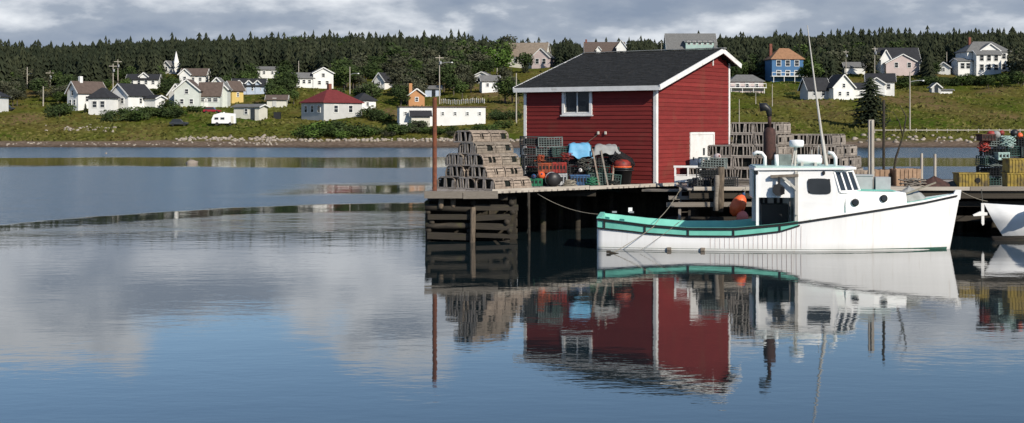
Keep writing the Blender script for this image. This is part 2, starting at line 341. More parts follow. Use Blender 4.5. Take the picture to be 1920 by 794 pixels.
# ------------------------------------------------------------------ water
def water_material():
    m, t, b = new_mat('harbour_water'); N = t.nodes; L = t.links
    g = N.new('ShaderNodeNewGeometry'); s = N.new('ShaderNodeSeparateXYZ'); L.new(g.outputs['Position'], s.inputs[0])
    X, Y = s.outputs[0], s.outputs[1]
    def mth(op, a, c=None, d=None, clamp=False):
        n = N.new('ShaderNodeMath'); n.operation = op; n.use_clamp = clamp
        for i, v in enumerate((a, c, d)):
            if v is None: continue
            if isinstance(v, (int, float)): n.inputs[i].default_value = v
            else: L.new(v, n.inputs[i])
        return n.outputs[0]
    def ss(v, a, c, lo=0.0, hi=1.0):
        n = N.new('ShaderNodeMapRange'); n.interpolation_type = 'SMOOTHSTEP'; L.new(v, n.inputs[0])
        for i, x in enumerate((a, c, lo, hi)): n.inputs[i + 1].default_value = x
        return n.outputs[0]
    def noise(sc, det, st, off=(0, 0, 0)):
        mp = N.new('ShaderNodeMapping'); mp.inputs['Scale'].default_value = st; mp.inputs['Location'].default_value = off; L.new(g.outputs['Position'], mp.inputs[0])
        n = N.new('ShaderNodeTexNoise'); n.inputs['Scale'].default_value = sc; n.inputs['Detail'].default_value = det; n.inputs['Roughness'].default_value = .55; L.new(mp.outputs[0], n.inputs['Vector']); return n.outputs[0]
    big = noise(.03, 3, (1, 1.6, 1)); wob = mth('SUBTRACT', big, .5)
    # the edge of the wind-ruffled water, a curved slick just in front of it
    u = mth('MINIMUM', mth('ADD', X, 21.5), 16.0)
    ds = mth('ADD', mth('ADD', mth('MULTIPLY', u, 2.1), mth('MULTIPLY', mth('MULTIPLY', u, u), -.066)), 58.0)
    q = mth('ADD', mth('SUBTRACT', Y, ds), mth('ADD', mth('MULTIPLY', wob, 3.0), mth('MULTIPLY', mth('SUBTRACT', noise(.5, 5, (.25, 1, 1), (2, 7, 0)), .5), 3.0)))
    ruffle = ss(q, -.7, .9)
    Yw = mth('ADD', Y, mth('MULTIPLY', wob, 26.0))
    b1 = mth('MULTIPLY', mth('MULTIPLY', ss(Yw, 82, 86), ss(Yw, 103, 98)), ss(mth('ADD', X, mth('MULTIPLY', wob, 12.0)), -17, -11))
    b2 = mth('MULTIPLY', ss(Yw, 138, 145), ss(Yw, 188, 182))
    calm = mth('MAXIMUM', b1, mth('MULTIPLY', b2, .95))
    ruffle = mth('MULTIPLY', ruffle, mth('SUBTRACT', 1.0, calm))
    light = mth('MULTIPLY', ss(q, -6.5, -8.5), ss(q, -24.0, -11.0))          # faint cat's-paws on the near side of the slick
    patch = ss(noise(.16, 4, (.5, 1, 1), (5, 3, 0)), .42, .66)
    rp = mth('MAXIMUM', ruffle, mth('MULTIPLY', light, mth('MULTIPLY_ADD', patch, .25, .12)))
    b.inputs['Base Color'].default_value = (.008, .016, .019, 1)
    b.inputs['IOR'].default_value = 1.40
    L.new(mth('MULTIPLY_ADD', rp, .20, .024), b.inputs['Roughness'])
    h = mth('ADD', mth('MULTIPLY', noise(1.6, 3, (.55, 1, 1)), .6), mth('MULTIPLY', noise(5.0, 3, (.5, 1, 1), (3, 1, 0)), .22))
    h = mth('ADD', h, mth('MULTIPLY', noise(.35, 2, (.6, 1, 1), (9, 2, 0)), 1.1))
    bp = N.new('ShaderNodeBump'); bp.inputs['Distance'].default_value = .16
    L.new(h, bp.inputs['Height']); L.new(mth('MULTIPLY_ADD', rp, .65, .028), bp.inputs['Strength']); L.new(bp.outputs[0], b.inputs['Normal'])
    return m
wv = np.array([(-1200, -150, 0), (1200, -150, 0), (1200, 330, 0), (-1200, 330, 0)], float)
tag(obj('water', np_mesh('water', wv, np.array([[0, 1, 2, 3]]), water_material())), kind='structure')

# ------------------------------------------------------------------ houses across the water
POLES = []
HOUSES = []            # (px0, px1, depth, short phrase, root)
WIN_CACHE = {}
def window_mesh(w, h):
    key = (round(w, 1), round(h, 1))
    if key not in WIN_CACHE:
        w, h = key; t = .14; f = MB()
        f.box((-w / 2 - t / 2, 0, 0), (t, .12, h + 2 * t)); f.box((w / 2 + t / 2, 0, 0), (t, .12, h + 2 * t))
        f.box((0, 0, h / 2 + t / 2), (w, .12, t)); f.box((0, 0, -h / 2 - t / 2), (w, .12, t)); f.box((0, 0, 0), (w, .1, .07))
        fm = f.mesh('window'); fm.materials.append(M['hwhite'])
        pm = MB().box((0, 0, 0), (w, .06, h)).mesh('pane'); pm.materials.append(M['glass'])
        WIN_CACHE[key] = (fm, pm)
    return WIN_CACHE[key]
def add_window(root, c, ang, w, h):
    fm, pm = window_mesh(w, h)
    o = obj('window', fm, root, c, ang); obj('pane', pm, o)
def house(name, label, short, px, py, yaw, vols, cat='house', chimney=None, extent=None):
    g = ground_hit(px, py); k = FPX / g.y; s = 1 / k
    root = empty(name, g, math.radians(yaw), label, cat)
    for i, v in enumerate(vols):
        ox, oy = (a * s for a in v.get('o', (0, 0))); w, l, h, r = v['w'] * s, v['l'] * s, v['h'] * s, v['r'] * s
        ax = v.get('ax', 'y'); kind = v.get('roof', 'gable'); b = MB(); zb = -3.0
        T = lambda x, y, z: (ox + x, oy + y, z)
        x0, x1, y0, y1 = -w / 2, w / 2, -l / 2, l / 2
        if kind == 'gable' and ax == 'y':
            b.prism([T(x0, y0, zb), T(x1, y0, zb), T(x1, y0, h), T(0, y0, h + r), T(x0, y0, h)], (0, 0, 0), (0, l, 0))
        elif kind == 'gable':
            b.prism([T(x0, y0, zb), T(x0, y1, zb), T(x0, y1, h), T(x0, 0, h + r), T(x0, y0, h)], (0, 0, 0), (w, 0, 0))
        else:
            b.box(T(0, 0, (h + zb) / 2), (w, l, h - zb))
        b.build('wall', M[v['wall']], root)
        ov = .45; th = .22; rm = M[v.get('rm', 'rblack')]; rb = MB()
        if kind == 'gable':
            half = (w if ax == 'y' else l) / 2; sl = r / half; run = half + ov
            for sg in (-1, 1):
                if ax == 'y':
                    pr = [T(0, y0 - ov, h + r + .02), T(sg * run, y0 - ov, h + r - sl * run + .02), T(sg * run, y0 - ov, h + r - sl * run + th), T(0, y0 - ov, h + r + th)]
                    rb.prism(pr, (0, 0, 0), (0, l + 2 * ov, 0))
                else:
                    pr = [T(x0 - ov, 0, h + r + .02), T(x0 - ov, sg * run, h + r - sl * run + .02), T(x0 - ov, sg * run, h + r - sl * run + th), T(x0 - ov, 0, h + r + th)]
                    rb.prism(pr, (0, 0, 0), (w + 2 * ov, 0, 0))
        elif kind == 'hip':
            rl = v.get('ridge', .35) * (l if ax == 'y' else w) / 2
            a, c = w / 2 + ov, l / 2 + ov
            ra = T(0, -rl, h + r) if ax == 'y' else T(-rl, 0, h + r); rc = T(0, rl, h + r) if ax == 'y' else T(rl, 0, h + r)
            base = [T(-a, -c, h), T(a, -c, h), T(a, c, h), T(-a, c, h)]
            low = [(p[0], p[1], p[2] - .15) for p in base]
            if ax == 'y': fs = [(0, 1, 4), (1, 2, 5, 4), (2, 3, 5), (3, 0, 4, 5)]
            else: fs = [(0, 1, 5, 4), (1, 2, 5), (2, 3, 4, 5), (3, 0, 4)]
            rb.add(base + [ra, rc] + low, fs + [(0, 6, 7, 1), (1, 7, 8, 2), (2, 8, 9, 3), (3, 9, 6, 0), (6, 9, 8, 7)])
        else:
            rb.box(T(0, 0, h + th / 2), (w + .5, l + .5, th))
        roof = rb.build('roof', rm, root)
        if kind == 'gable':                                     # pale barge boards on the gable ends
            for e in (-1, 1):
                for sg in (-1, 1):
                    tb = MB()
                    if ax == 'y': tb.beam(T(0, e * (l / 2 + ov + .04), h + r + .05), T(sg * run, e * (l / 2 + ov + .04), h + r - sl * run + .05), .06, .28)
                    else: tb.beam(T(e * (w / 2 + ov + .04), 0, h + r + .05), T(e * (w / 2 + ov + .04), sg * run, h + r - sl * run + .05), .06, .28)
                    tb.build('barge_board', M['hwhite'], roof)
        if v.get('ch'):
            cx_, cy_ = v['ch'][0] * s, v['ch'][1] * s
            MB().box(T(cx_, cy_, h + r * .5 + .6), (.8, .8, r + 1.6)).build('chimney', M[v.get('chm', 'brick')], roof)
        ws = v.get('ws', (6, 9)); ww, wh = ws[0] * s, ws[1] * s
        for face, spec in v.get('win', {}).items():
            cols, rows = spec[0], spec[1]; hh = h + (spec[2] * s if len(spec) > 2 else 0)
            span = w if face in 'fb' else l
            for r_ in range(rows):
                z = hh * (r_ + .58) / rows
                n_ = cols if r_ == 0 or not (kind == 'gable' and len(spec) > 2) else max(1, cols - 1)
                for c_ in range(n_):
                    u = span * ((c_ + 1) / (n_ + 1) - .5) * (1.15 if n_ == cols else .8)
                    if face == 'f': add_window(root, T(u, y0 - .05, z), 0, ww, wh)
                    elif face == 'r': add_window(root, T(x1 + .05, u, z), math.pi / 2, ww, wh)
                    elif face == 'l': add_window(root, T(x0 - .05, u, z), math.pi / 2, ww, wh)
        if v.get('door'):
            fc, u = v['door']; u *= s; dm = MB()
            if fc == 'f': dm.box(T(u, y0 - .06, .6), (1.0, .1, 3.0))
            elif fc == 'r': dm.box(T(x1 + .06, u, .6), (.1, 1.0, 3.0))
            else: dm.box(T(x0 - .06, u, .6), (.1, 1.0, 3.0))
            dm.build('door', M[v.get('dm', 'glass')], root)
        if v.get('deck'):                                       # a raised veranda along the front
            dk = v['deck'] * s; vb = MB(); vb.box(T(0, y0 - dk / 2, .9), (w + 1.2, dk, .25)).build('veranda', M['hwhite'], root)
            rl_ = MB(); n_ = int(w / 1.2)
            for j in range(n_ + 1): rl_.box(T(x0 - .5 + (w + 1) * j / n_, y0 - dk + .1, 1.5), (.1, .1, 1.1))
            rl_.box(T(0, y0 - dk + .1, 2.05), (w + 1.1, .14, .14)); rl_.build('railing', M['hwhite'], root)
            pb = MB()
            for j in range(4): pb.box(T(x0 + w * j / 3, y0 - dk + .2, -.6), (.16, .16, 2.8))
            pb.build('veranda_post', M['hwhite'], root)
    xs = extent or (min(v.get('o', (0, 0))[0] - v['w'] * .5 for v in vols), max(v.get('o', (0, 0))[0] + v['w'] * .5 for v in vols))
    top = max(v['h'] + v['r'] for v in vols)
    HOUSES.append((px + xs[0], px + xs[1], g.y, short, py - top, py))
    return root

W3 = {'f': (2, 2, 6), 'r': (2, 1)}
house('white_house', 'narrow white house edge at the far left beside a dark parked car', 'the house at the left edge', -22, 208, 0, [dict(w=58, l=50, h=26, r=14, wall='hwhite', win={'f': (3, 1)}, door=('f', 22))])
house('white_gable_house', 'tall white gabled house with brown roof, leftmost of the white cluster', 'the tall white gabled house', 163, 204, -38, [dict(w=34, l=62, h=30, r=19, wall='hwhite', rm='rbrown', win={'f': (2, 2, 6), 'r': (2, 1)}, ch=(0, -14), chm='hwhite')])
house('white_hip_roof_house', 'small white house with black hipped roof in front of the tall gabled house', 'the small hip-roofed white house', 194, 214, -8, [dict(w=40, l=42, h=30, r=19, roof='hip', ridge=.4, wall='hwhite', win={'f': (2, 1)}, ws=(8, 11)), ])
house('white_gable_house', 'white house with wide front gable and black roof beside the hedge', 'the wide white gable with black roof', 246, 206, -28, [dict(w=46, l=64, h=26, r=20, wall='hwhite', rm='rblack', win={'f': (2, 1), 'r': (1, 1)}), dict(o=(34, 22), w=34, l=26, h=20, r=5, ax='x', wall='hwhite')])
house('white_bungalow', 'low white bungalow with black roof and small dormer behind the white cluster', 'the white bungalow with a dormer', 270, 164, 6, [dict(w=56, l=36, h=14, r=9, ax='x', wall='hwhite', win={'f': (4, 1)}, ws=(5, 6)), dict(o=(2, -6), w=14, l=20, h=20, r=6, wall='hwhite', rm='rblack')])
house('grey_green_house', 'big pale green house with several gables and brown roof, above the camper', 'the big pale green gabled house', 370, 202, 0, [dict(o=(-13, -8), w=46, l=44, h=32, r=19, wall='hgreen', rm='rbrown', win={'f': (2, 2, 5)}, ws=(6, 8)), dict(o=(25, 5), w=40, l=34, h=24, r=22, ax='x', wall='hgreen', rm='rbrown', win={'f': (3, 1)}, ws=(8, 7), door=('f', -6), dm='hwhite'), dict(o=(34, 26), w=40, l=30, h=36, r=20, wall='hgreen', rm='rgrey'), dict(o=(-42, 22), w=26, l=34, h=26, r=18, wall='hgrey', rm='rgrey', win={'f': (1, 1)})])
house('white_house', 'white house with brown roof and round-topped gable behind the green house', 'the white house behind the green one', 366, 160, 0, [dict(w=46, l=34, h=18, r=12, ax='x', wall='hwhite', rm='rbrown', win={'f': (3, 1)}, ws=(5, 6)), dict(o=(-14, -12), w=20, l=24, h=20, r=9, wall='hwhite', rm='rgrey', win={'f': (1, 1)}, ws=(5, 6))])
r_ = house('white_church', 'small white church with pointed steeple at the forest edge', 'the white church', 322, 138, -20, [dict(w=18, l=34, h=13, r=9, wall='hwhite', rm='rgrey', win={'f': (1, 1)}, ws=(4, 7))], cat='church')
k_ = FPX / r_.location.y
MB().lathe([(6 / k_, 0), (6 / k_, 24 / k_), (6.6 / k_, 24 / k_), (0.3 / k_, 46 / k_)], (15 / k_, -8 / k_, -1), 4).build('steeple', M['hwhite'], r_)
house('yellow_house', 'yellow house with brown roof beside the pale green house', 'the yellow house', 438, 193, -30, [dict(w=20, l=32, h=25, r=14, wall='hyellow', rm='rbrown', win={'f': (1, 2, 4), 'r': (1, 1)}, ws=(4, 7))])
house('blue_house', 'long pale blue house with dark roof and three dormers', 'the long pale blue house', 468, 176, 0, [dict(w=60, l=30, h=14, r=12, ax='x', wall='hlblue', win={'f': (4, 1)}, ws=(5, 7)), dict(o=(-16, -9), w=9, l=14, h=19, r=4, wall='hlblue'), dict(o=(2, -9), w=9, l=14, h=19, r=4, wall='hlblue'), dict(o=(18, -9), w=9, l=14, h=19, r=4, wall='hlblue')])
house('white_house', 'plain white house with flat pale roof against the dark forest', 'the plain white house by the forest', 503, 146, 10, [dict(w=40, l=26, h=14, r=5, ax='x', wall='hwhite', rm='rgrey', win={'f': (2, 1)}, ws=(4, 5))])
house('white_house', 'rambling white house with joined wings and pale roofs on the slope', 'the rambling white house', 590, 164, 18, [dict(o=(14, 2), w=38, l=30, h=26, r=10, wall='hwhite', rm='rgrey', win={'f': (2, 2, 2), 'l': (2, 1)}, ws=(5, 6)), dict(o=(-22, 4), w=36, l=30, h=17, r=9, ax='x', wall='hwhite', rm='rgrey', win={'f': (3, 1)}, ws=(5, 6))])
house('garage', 'low beige garage with brown roof left of the red-roofed house', 'the beige garage', 520, 200, 4, [dict(w=36, l=26, h=13, r=7, ax='x', wall='hcream', rm='rbrown', door=('f', -4), dm='hgrey')], cat='garage')
house('white_garage', 'white garage with pale rounded roof beside the camper', 'the white garage', 470, 222, -18, [dict(w=52, l=34, h=20, r=4, ax='x', wall='hcream', rm='rgrey', win={'f': (1, 1)}, ws=(6, 9), door=('f', 14))], cat='garage')
house('red_roof_house', 'pale grey bungalow with red hipped roof above the shore bushes', 'the red-roofed house', 622, 222, 42, [dict(w=86, l=74, h=29, r=24, roof='hip', ax='x', ridge=.25, wall='hgrey', rm='rred', win={'f': (2, 1), 'l': (3, 1)}, ws=(8, 12), ch=(0, 8))], extent=(-62, 62))
house('white_house', 'white cottage with black hipped roof behind the red-roofed house', 'the cottage behind the red-roofed house', 680, 206, 30, [dict(w=34, l=44, h=17, r=14, roof='hip', wall='hwhite', win={'f': (1, 1)}, ws=(5, 6))], extent=(-28, 28))
house('long_white_building', 'long low white building with flat brown roof by the shore', 'the long white building', 827, 230, 9, [dict(w=160, l=60, h=28, r=3, ax='x', roof='flat', wall='hwhite', rm='rbrown', win={'f': (7, 1), 'l': (1, 1)}, ws=(4, 5)), dict(o=(-42, -36), w=34, l=12, h=14, r=6, ax='x', wall='hcream', rm='rblack')], cat='building', extent=(-88, 88))
house('brown_brick_house', 'orange brown brick house with chimney above the long white building', 'the orange brick house', 779, 199, 14, [dict(w=30, l=26, h=20, r=11, wall='horange', rm='rbrown', win={'f': (1, 1)}, ws=(5, 7), ch=(-11, -8), chm='horange')])
house('white_cottage', 'small white gable with dark roof among trees above the red roof', 'the small white gable in the trees', 724, 165, -30, [dict(w=24, l=44, h=12, r=14, wall='hwhite', rm='rblack', win={'f': (1, 1)}, ws=(4, 5))])
house('grey_garage', 'pale grey garage with open dark door beside the orange brick house', 'the pale grey garage', 812, 181, 0, [dict(w=28, l=24, h=13, r=5, ax='x', wall='hlblue', rm='rgrey', door=('f', 2))], cat='garage')
house('white_cottage', 'white cottage half hidden by trees left of the red shed roof', 'the half hidden white cottage', 918, 172, 12, [dict(w=34, l=26, h=20, r=9, ax='x', wall='hwhite', rm='rgrey', win={'f': (2, 1)}, ws=(5, 6))])
house('white_house', 'small white house with grey roof higher up among the trees', 'the small white house higher up', 906, 156, -14, [dict(w=30, l=24, h=13, r=7, wall='hwhite', rm='rgrey', win={'f': (1, 1)}, ws=(4, 5))])
house('tan_roof_house', 'big house with tan roof and pinkish gable above the red shed', 'the tan-roofed house', 992, 128, -14, [dict(w=72, l=44, h=22, r=24, ax='x', wall='hcream', rm='rtan', win={'f': (3, 1)}), dict(o=(30, -14), w=34, l=40, h=18, r=16, wall='hpink', rm='rgrey', win={'f': (2, 1)})])
house('brown_roof_house', 'house with dark brown roof and white dormer rising behind the shed ridge', 'the dark brown roof behind the shed', 1133, 116, 0, [dict(w=74, l=44, h=14, r=22, ax='x', wall='hwhite', rm='rbrown', ch=(-34, 0)), dict(o=(30, -14), w=18, l=26, h=26, r=12, wall='hwhite', rm='rbrown', win={'f': (1, 1)}, ws=(5, 7)), dict(o=(-12, -16), w=8, l=12, h=22, r=5, wall='hwhite', rm='rbrown')])
house('seafoam_house', 'seafoam green house with tall grey roof and long dormer behind the shed', 'the seafoam green house', 1294, 110, 0, [dict(w=92, l=52, h=16, r=30, ax='x', wall='hseafoam', rm='rgrey'), dict(o=(14, -18), w=52, l=24, h=29, r=4, ax='x', wall='hseafoam', rm='rgrey', win={'f': (5, 1, 18)}, ws=(5, 6))])
house('pink_bungalow', 'pale pink bungalow with grey roof and deck right of the shed', 'the pale pink bungalow', 1396, 172, 4, [dict(w=62, l=40, h=18, r=13, roof='hip', ax='x', ridge=.5, wall='hpink', rm='rgrey', win={'f': (3, 1)}, ws=(6, 7), deck=8)])
house('blue_house', 'blue house with orange roof, white veranda and brick chimney', 'the blue house', 1470, 150, 6, [dict(w=60, l=46, h=38, r=21, roof='hip', ax='x', ridge=.3, wall='hblue', rm='rorange', win={'f': (3, 2), 'r': (2, 2)}, ws=(8, 10), deck=12, ch=(-24, 6))])
house('white_gable_house', 'white house with steep front gable and black roof on the grass slope', 'the steep white gable', 1568, 186, 14, [dict(o=(2, -6), w=42, l=40, h=22, r=22, wall='hwhite', rm='rblack', win={'f': (2, 2, 8)}, ws=(5, 7)), dict(o=(-38, 12), w=44, l=34, h=18, r=20, ax='x', wall='hgrey', rm='rblack', win={'f': (2, 1)}, ws=(7, 9)), dict(o=(38, 8), w=50, l=30, h=20, r=9, ax='x', wall='hwhite', rm='rblack', win={'f': (2, 1)}, ws=(5, 6))])
house('white_house', 'white house with layered black roofs behind the dark spruce', 'the white house behind the spruce', 1650, 178, -12, [dict(w=50, l=40, h=24, r=14, ax='x', wall='hwhite', rm='rblack', win={'f': (3, 1)}), dict(o=(-8, -20), w=30, l=24, h=20, r=10, wall='hwhite', rm='rgrey', win={'f': (1, 1)})])
house('white_shed', 'white shed with pale bowed roof at the forest edge', 'the pale bowed shed', 1600, 138, 0, [dict(w=38, l=24, h=12, r=8, ax='x', wall='hwhite', rm='rgrey')], cat='shed')
house('pink_gable_house', 'pinkish gabled house with tall dark roof and white dormers', 'the pinkish gabled house', 1684, 140, 0, [dict(o=(0, -14), w=62, l=34, h=20, r=16, wall='hpink', rm='rgrey', win={'f': (2, 1, 8)}), dict(o=(2, 18), w=76, l=40, h=26, r=24, ax='x', wall='hwhite', rm='rblack'), dict(o=(-28, 2), w=18, l=40, h=30, r=15, wall='hwhite', rm='rblack')])
house('white_shed', 'small white shed with grey blue roof left of the grand white house', 'the small shed by the grand house', 1770, 138, -20, [dict(w=24, l=34, h=11, r=9, wall='hwhite', rm='rgrey', win={'f': (1, 1)}, ws=(4, 5))], cat='shed')
house('grand_white_house', 'grand white two-storey house with grey hipped roof and brick chimney', 'the grand white house', 1846, 138, 6, [dict(o=(2, 12), w=84, l=52, h=40, r=20, roof='hip', ax='x', ridge=.45, wall='hwhite', rm='rgrey', win={'f': (4, 2)}, ws=(7, 10), ch=(-26, 0)), dict(o=(-6, -20), w=48, l=22, h=34, r=7, ax='x', wall='hwhite', rm='rgrey', win={'f': (3, 2)}, ws=(7, 10)), dict(o=(2, -12), w=36, l=14, h=42, r=12, wall='hwhite', rm='rgrey'), dict(o=(-46, -4), w=28, l=30, h=22, r=5, ax='x', wall='hwhite', rm='rgrey', win={'f': (2, 1)}, ws=(7, 10))])
house('arched_shed', 'tiny grey shed with white lean-to at the edge of the right field', 'the tiny grey shed', 1753, 175, 0, [dict(w=17, l=18, h=11, r=7, wall='hgrey', rm='rgrey', door=('f', 0)), dict(o=(20, 0), w=22, l=10, h=5, r=1, ax='x', wall='hwhite', rm='rgrey')], cat='shed')

# parked vehicles on the far shore
def car(name, label, px, py, yaw, length_px, paint, tall=.33, cat='car'):
    g = ground_hit(px, py); s = g.y / FPX; L_ = length_px * s; W_ = L_ * .4; H_ = L_ * tall
    r = empty(name, g, math.radians(yaw), label, cat)
    b = MB(); b.prism([(-L_ / 2, -W_ / 2, .35), (L_ / 2, -W_ / 2, .35), (L_ / 2, -W_ / 2, H_ * .5), (L_ * .28, -W_ / 2, H_ * .58), (-L_ * .42, -W_ / 2, H_ * .6), (-L_ / 2, -W_ / 2, H_ * .56)], (0, 0, 0), (0, W_, 0)); b.build('body', M[paint], r)
    c = MB(); c.prism([(-L_ * .44, -W_ * .44, H_ * .58), (L_ * .2, -W_ * .44, H_ * .58), (L_ * .08, -W_ * .44, H_), (-L_ * .34, -W_ * .44, H_)], (0, 0, 0), (0, W_ * .88, 0)); c.build('cabin', M['glass'], r)
    MB().box((-L_ * .13, 0, H_ + .03), (L_ * .38, W_ * .8, .08)).build('roof', M[paint], r)
    for x in (-.31, .31):
        for y in (-.5, .5):
            MB().lathe([(L_ * .075, -.1), (L_ * .075, .1)], (x * L_, y * W_, L_ * .075), 10, Matrix.Rotation(math.pi / 2, 3, 'X')).build('wheel', M['black'], r)
car('parked_car', 'dark parked car beside the house at the far left', 15, 208, 0, 24, 'carpaint_d', .42)
car('parked_car', 'dark car parked on the grass below the hedge', 336, 238, 4, 34, 'carpaint_d', .36)
car('parked_car', 'red car parked behind the white camper', 398, 213, 0, 32, 'carpaint_r', .34)
def camper():
    g = ground_hit(420, 236); s = g.y / FPX
    r = empty('camper_van', g, math.radians(8), 'white camper with dark side window parked on the shore grass', 'camper')
    L_, W_ = 44 * s, 20 * s
    MB().prism([(-L_ / 2, -W_ / 2, .45), (L_ / 2, -W_ / 2, .45), (L_ / 2, -W_ / 2, 22 * s), (-L_ * .1, -W_ / 2, 24 * s), (-L_ * .42, -W_ / 2, 20 * s), (-L_ / 2, -W_ / 2, 12 * s)], (0, 0, 0), (0, W_, 0)).build('body', M['carpaint_w'], r)
    for x in (-.3, -.05): MB().box((x * L_, -W_ / 2 - .03, 13 * s), (7 * s, .06, 4 * s)).build('window', M['glass'], r)
    MB().box((.36 * L_, -W_ / 2 - .03, 11 * s), (5 * s, .06, 14 * s)).build('door', M['hcream'], r)
    for x in (-.28, .28):
        for y in (-.46, .46): MB().lathe([(.36, -.12), (.36, .12)], (x * L_, y * W_, .36), 12, Matrix.Rotation(math.pi / 2, 3, 'X')).build('wheel', M['black'], r)
    MB().box((0, 0, 24 * s), (3 * s, 6 * s, 2 * s)).build('roof_vent', M['hwhite'], r)
camper()
g_ = ground_hit(520, 224); tag(MB().box((0, 0, .6), (1.5, 1.2, 1.5)).box((0, 0, 1.42), (1.6, 1.3, .12)).build('dark_bin', M['black']), 'dark square bin standing on the grass below the beige garage', 'bin').location = g_

# picket fence above the long white building
g0 = ground_hit(828, 196); g1 = ground_hit(908, 196)
fe = empty('picket_fence', g0, 0, 'row of pale fence pickets above the long white building', 'fence')
rl = MB(); d_ = (g1 - g0)
for i in range(24):
    p = d_ * (i / 23); z = float(ground_z(g0.x + p.x, g0.y + p.y)) - g0.z
    MB().box((p.x, p.y, z + .7 + .3 * (i * 7 % 5) / 5), (.2, .12, 1.2)).build('picket', M['hgrey' if i % 3 else 'pole'], fe)
rl.beam((0, 0, .9), (d_.x, d_.y, d_.z + .9), .08, .14).build('rail', M['pole'], fe)

# utility poles
def pole(px, top, base, label, arm=True, lamp=0, r=.14, name='utility_pole', cat='pole'):
    g = ground_hit(px, base); s = g.y / FPX; H_ = (base - top) * s; POLES.append((px - 5, px + 5, g.y, '', top, base))
    o = empty(name, g, 0, label, cat, 'utility poles on the far shore')
    MB().tube([(0, 0, -.5), (0, 0, H_)], [r * 1.25, r * .8], 7).build('shaft', M['pole'], o)
    if arm:
        MB().box((0, -.1, H_ - .7), (2.4, .12, .16), .5).build('crossarm', M['pole'], o)
        MB().lathe([(.25, 0), (.28, .1), (.28, .7), (.2, .8)], (.3, -.25, H_ - 2.4), 8).build('transformer', M['silver'], o)
    if lamp:
        a = MB(); a.tube([(0, 0, H_ - 2.2), (lamp * .5, 0, H_ - 1.9), (lamp, 0, H_ - 1.85)], .07, 6); a.build('lamp_arm', M['silver'], o)
        MB().lathe([(.3, -.12), (.22, .12)], (lamp * 1.08, 0, H_ - 1.9), 8).build('lamp_head', M['hwhite'], o)
for a in [(51, 127, 168, 'short utility pole with lamp above the left meadow', False, 2), (81, 163, 200, 'bare grey pole standing in the left meadow', False), (94, 133, 166, 'utility pole between the left meadow and the forest', True), (212, 120, 168, 'utility pole left of the white bungalow with a dormer', True), (221, 112, 158, 'taller utility pole close behind its twin left of the bungalow', True), (656, 126, 178, 'utility pole with lamp above the red roof', False, 2.2), (560, 115, 150, 'thin pole behind the rambling white house', False), (824, 104, 196, 'tall utility pole with crossarm behind the long white building', True, 3), (932, 100, 140, 'pole beside the small white house among trees', True), (968, 138, 232, 'slim pole just left of the red shed', False), (1386, 188, 242, 'thin pole in the grass right of the red shed', False, 0, .09), (1448, 158, 200, 'slim pole below the blue house', False, 0, .1), (1417, 172, 196, 'short post below the pink bungalow', False, 0, .1), (1586, 94, 140, 'utility pole beside the pale bowed shed', True), (1640, 88, 150, 'utility pole left of the pinkish gabled house', True), (1775, 98, 136, 'utility pole behind the small shed by the grand house', False), (1706, 136, 244, 'tall pale street lamp pole on the right grass slope', False, 2.6), (1090, 80, 112, 'short pole at the left end of the dark brown roof', False), (1240, 78, 110, 'short pole left of the seafoam green house', False)]:
    pole(*a)

# guard rail along the right shore road
gr0, gr1 = ground_hit(1640, 251), ground_hit(1990, 251)
gl = empty('guard_rail', gr0, 0, 'long pale guard rail running along the shore behind the right wharf', 'guard rail')
for i in range(19):
    p = gr0.lerp(gr1, i / 18); zz = float(ground_z(p.x, p.y))
    MB().box((p.x - gr0.x, p.y - gr0.y, zz - gr0.z + .25), (.16, .16, 1.1)).build('post', M['pole'], gl)
MB().beam((0, -.1, .62), (gr1.x - gr0.x, gr1.y - gr0.y - .1, gr1.z - gr0.z + .62), .08, .2).build('rail', M['pole'], gl)

# ------------------------------------------------------------------ vegetation
def conifer_template(seed, tiers, spikes, rough=.3):
    rg = np.random.RandomState(seed); V = []; F = []
    for i in range(tiers):
        t = i / tiers; z = .08 + .92 * t; r = .5 * (1 - t) ** .62 * rg.uniform(.8, 1.12) + .03
        dz = .92 / tiers; b = len(V); V.append((0, 0, min(1.0, z + dz * 1.25))); n = spikes if t < .75 else max(5, spikes - 3); a0 = rg.uniform(0, 6.28)
        for k in range(2 * n):
            a = a0 + math.pi * k / n + rg.uniform(-.12, .12); rr = r * (rg.uniform(.8, 1 + rough) if k % 2 == 0 else rg.uniform(.35, .55))
            V.append((rr * math.cos(a), rr * math.sin(a), z - (dz * rg.uniform(.1, .7) if k % 2 == 0 else -dz * .25)))
        F += [(b, b + 1 + k, b + 1 + (k + 1) % (2 * n)) for k in range(2 * n)]
    b = len(V); V += [(.02, 0, -.05), (-.01, .017, -.05), (-.01, -.017, -.05), (0, 0, .9)]; F += [(b, b + 1, b + 3), (b + 1, b + 2, b + 3), (b + 2, b, b + 3)]
    return np.array(V), np.array(F)
TPL = [conifer_template(s, 6, 6, .5) for s in range(10)]
rg = np.random.RandomState(3)
def blocked(px, d, half, top, base, tol=.15):
    for a, b, hd, _, t, bs in HOUSES + POLES:
        if d < hd + 3 and px + half * (1 - tol) > a and px - half * (1 - tol) < b and top < bs - 3: return True
    return False
VV = []; FF = []; nb = 0; cnt = 0
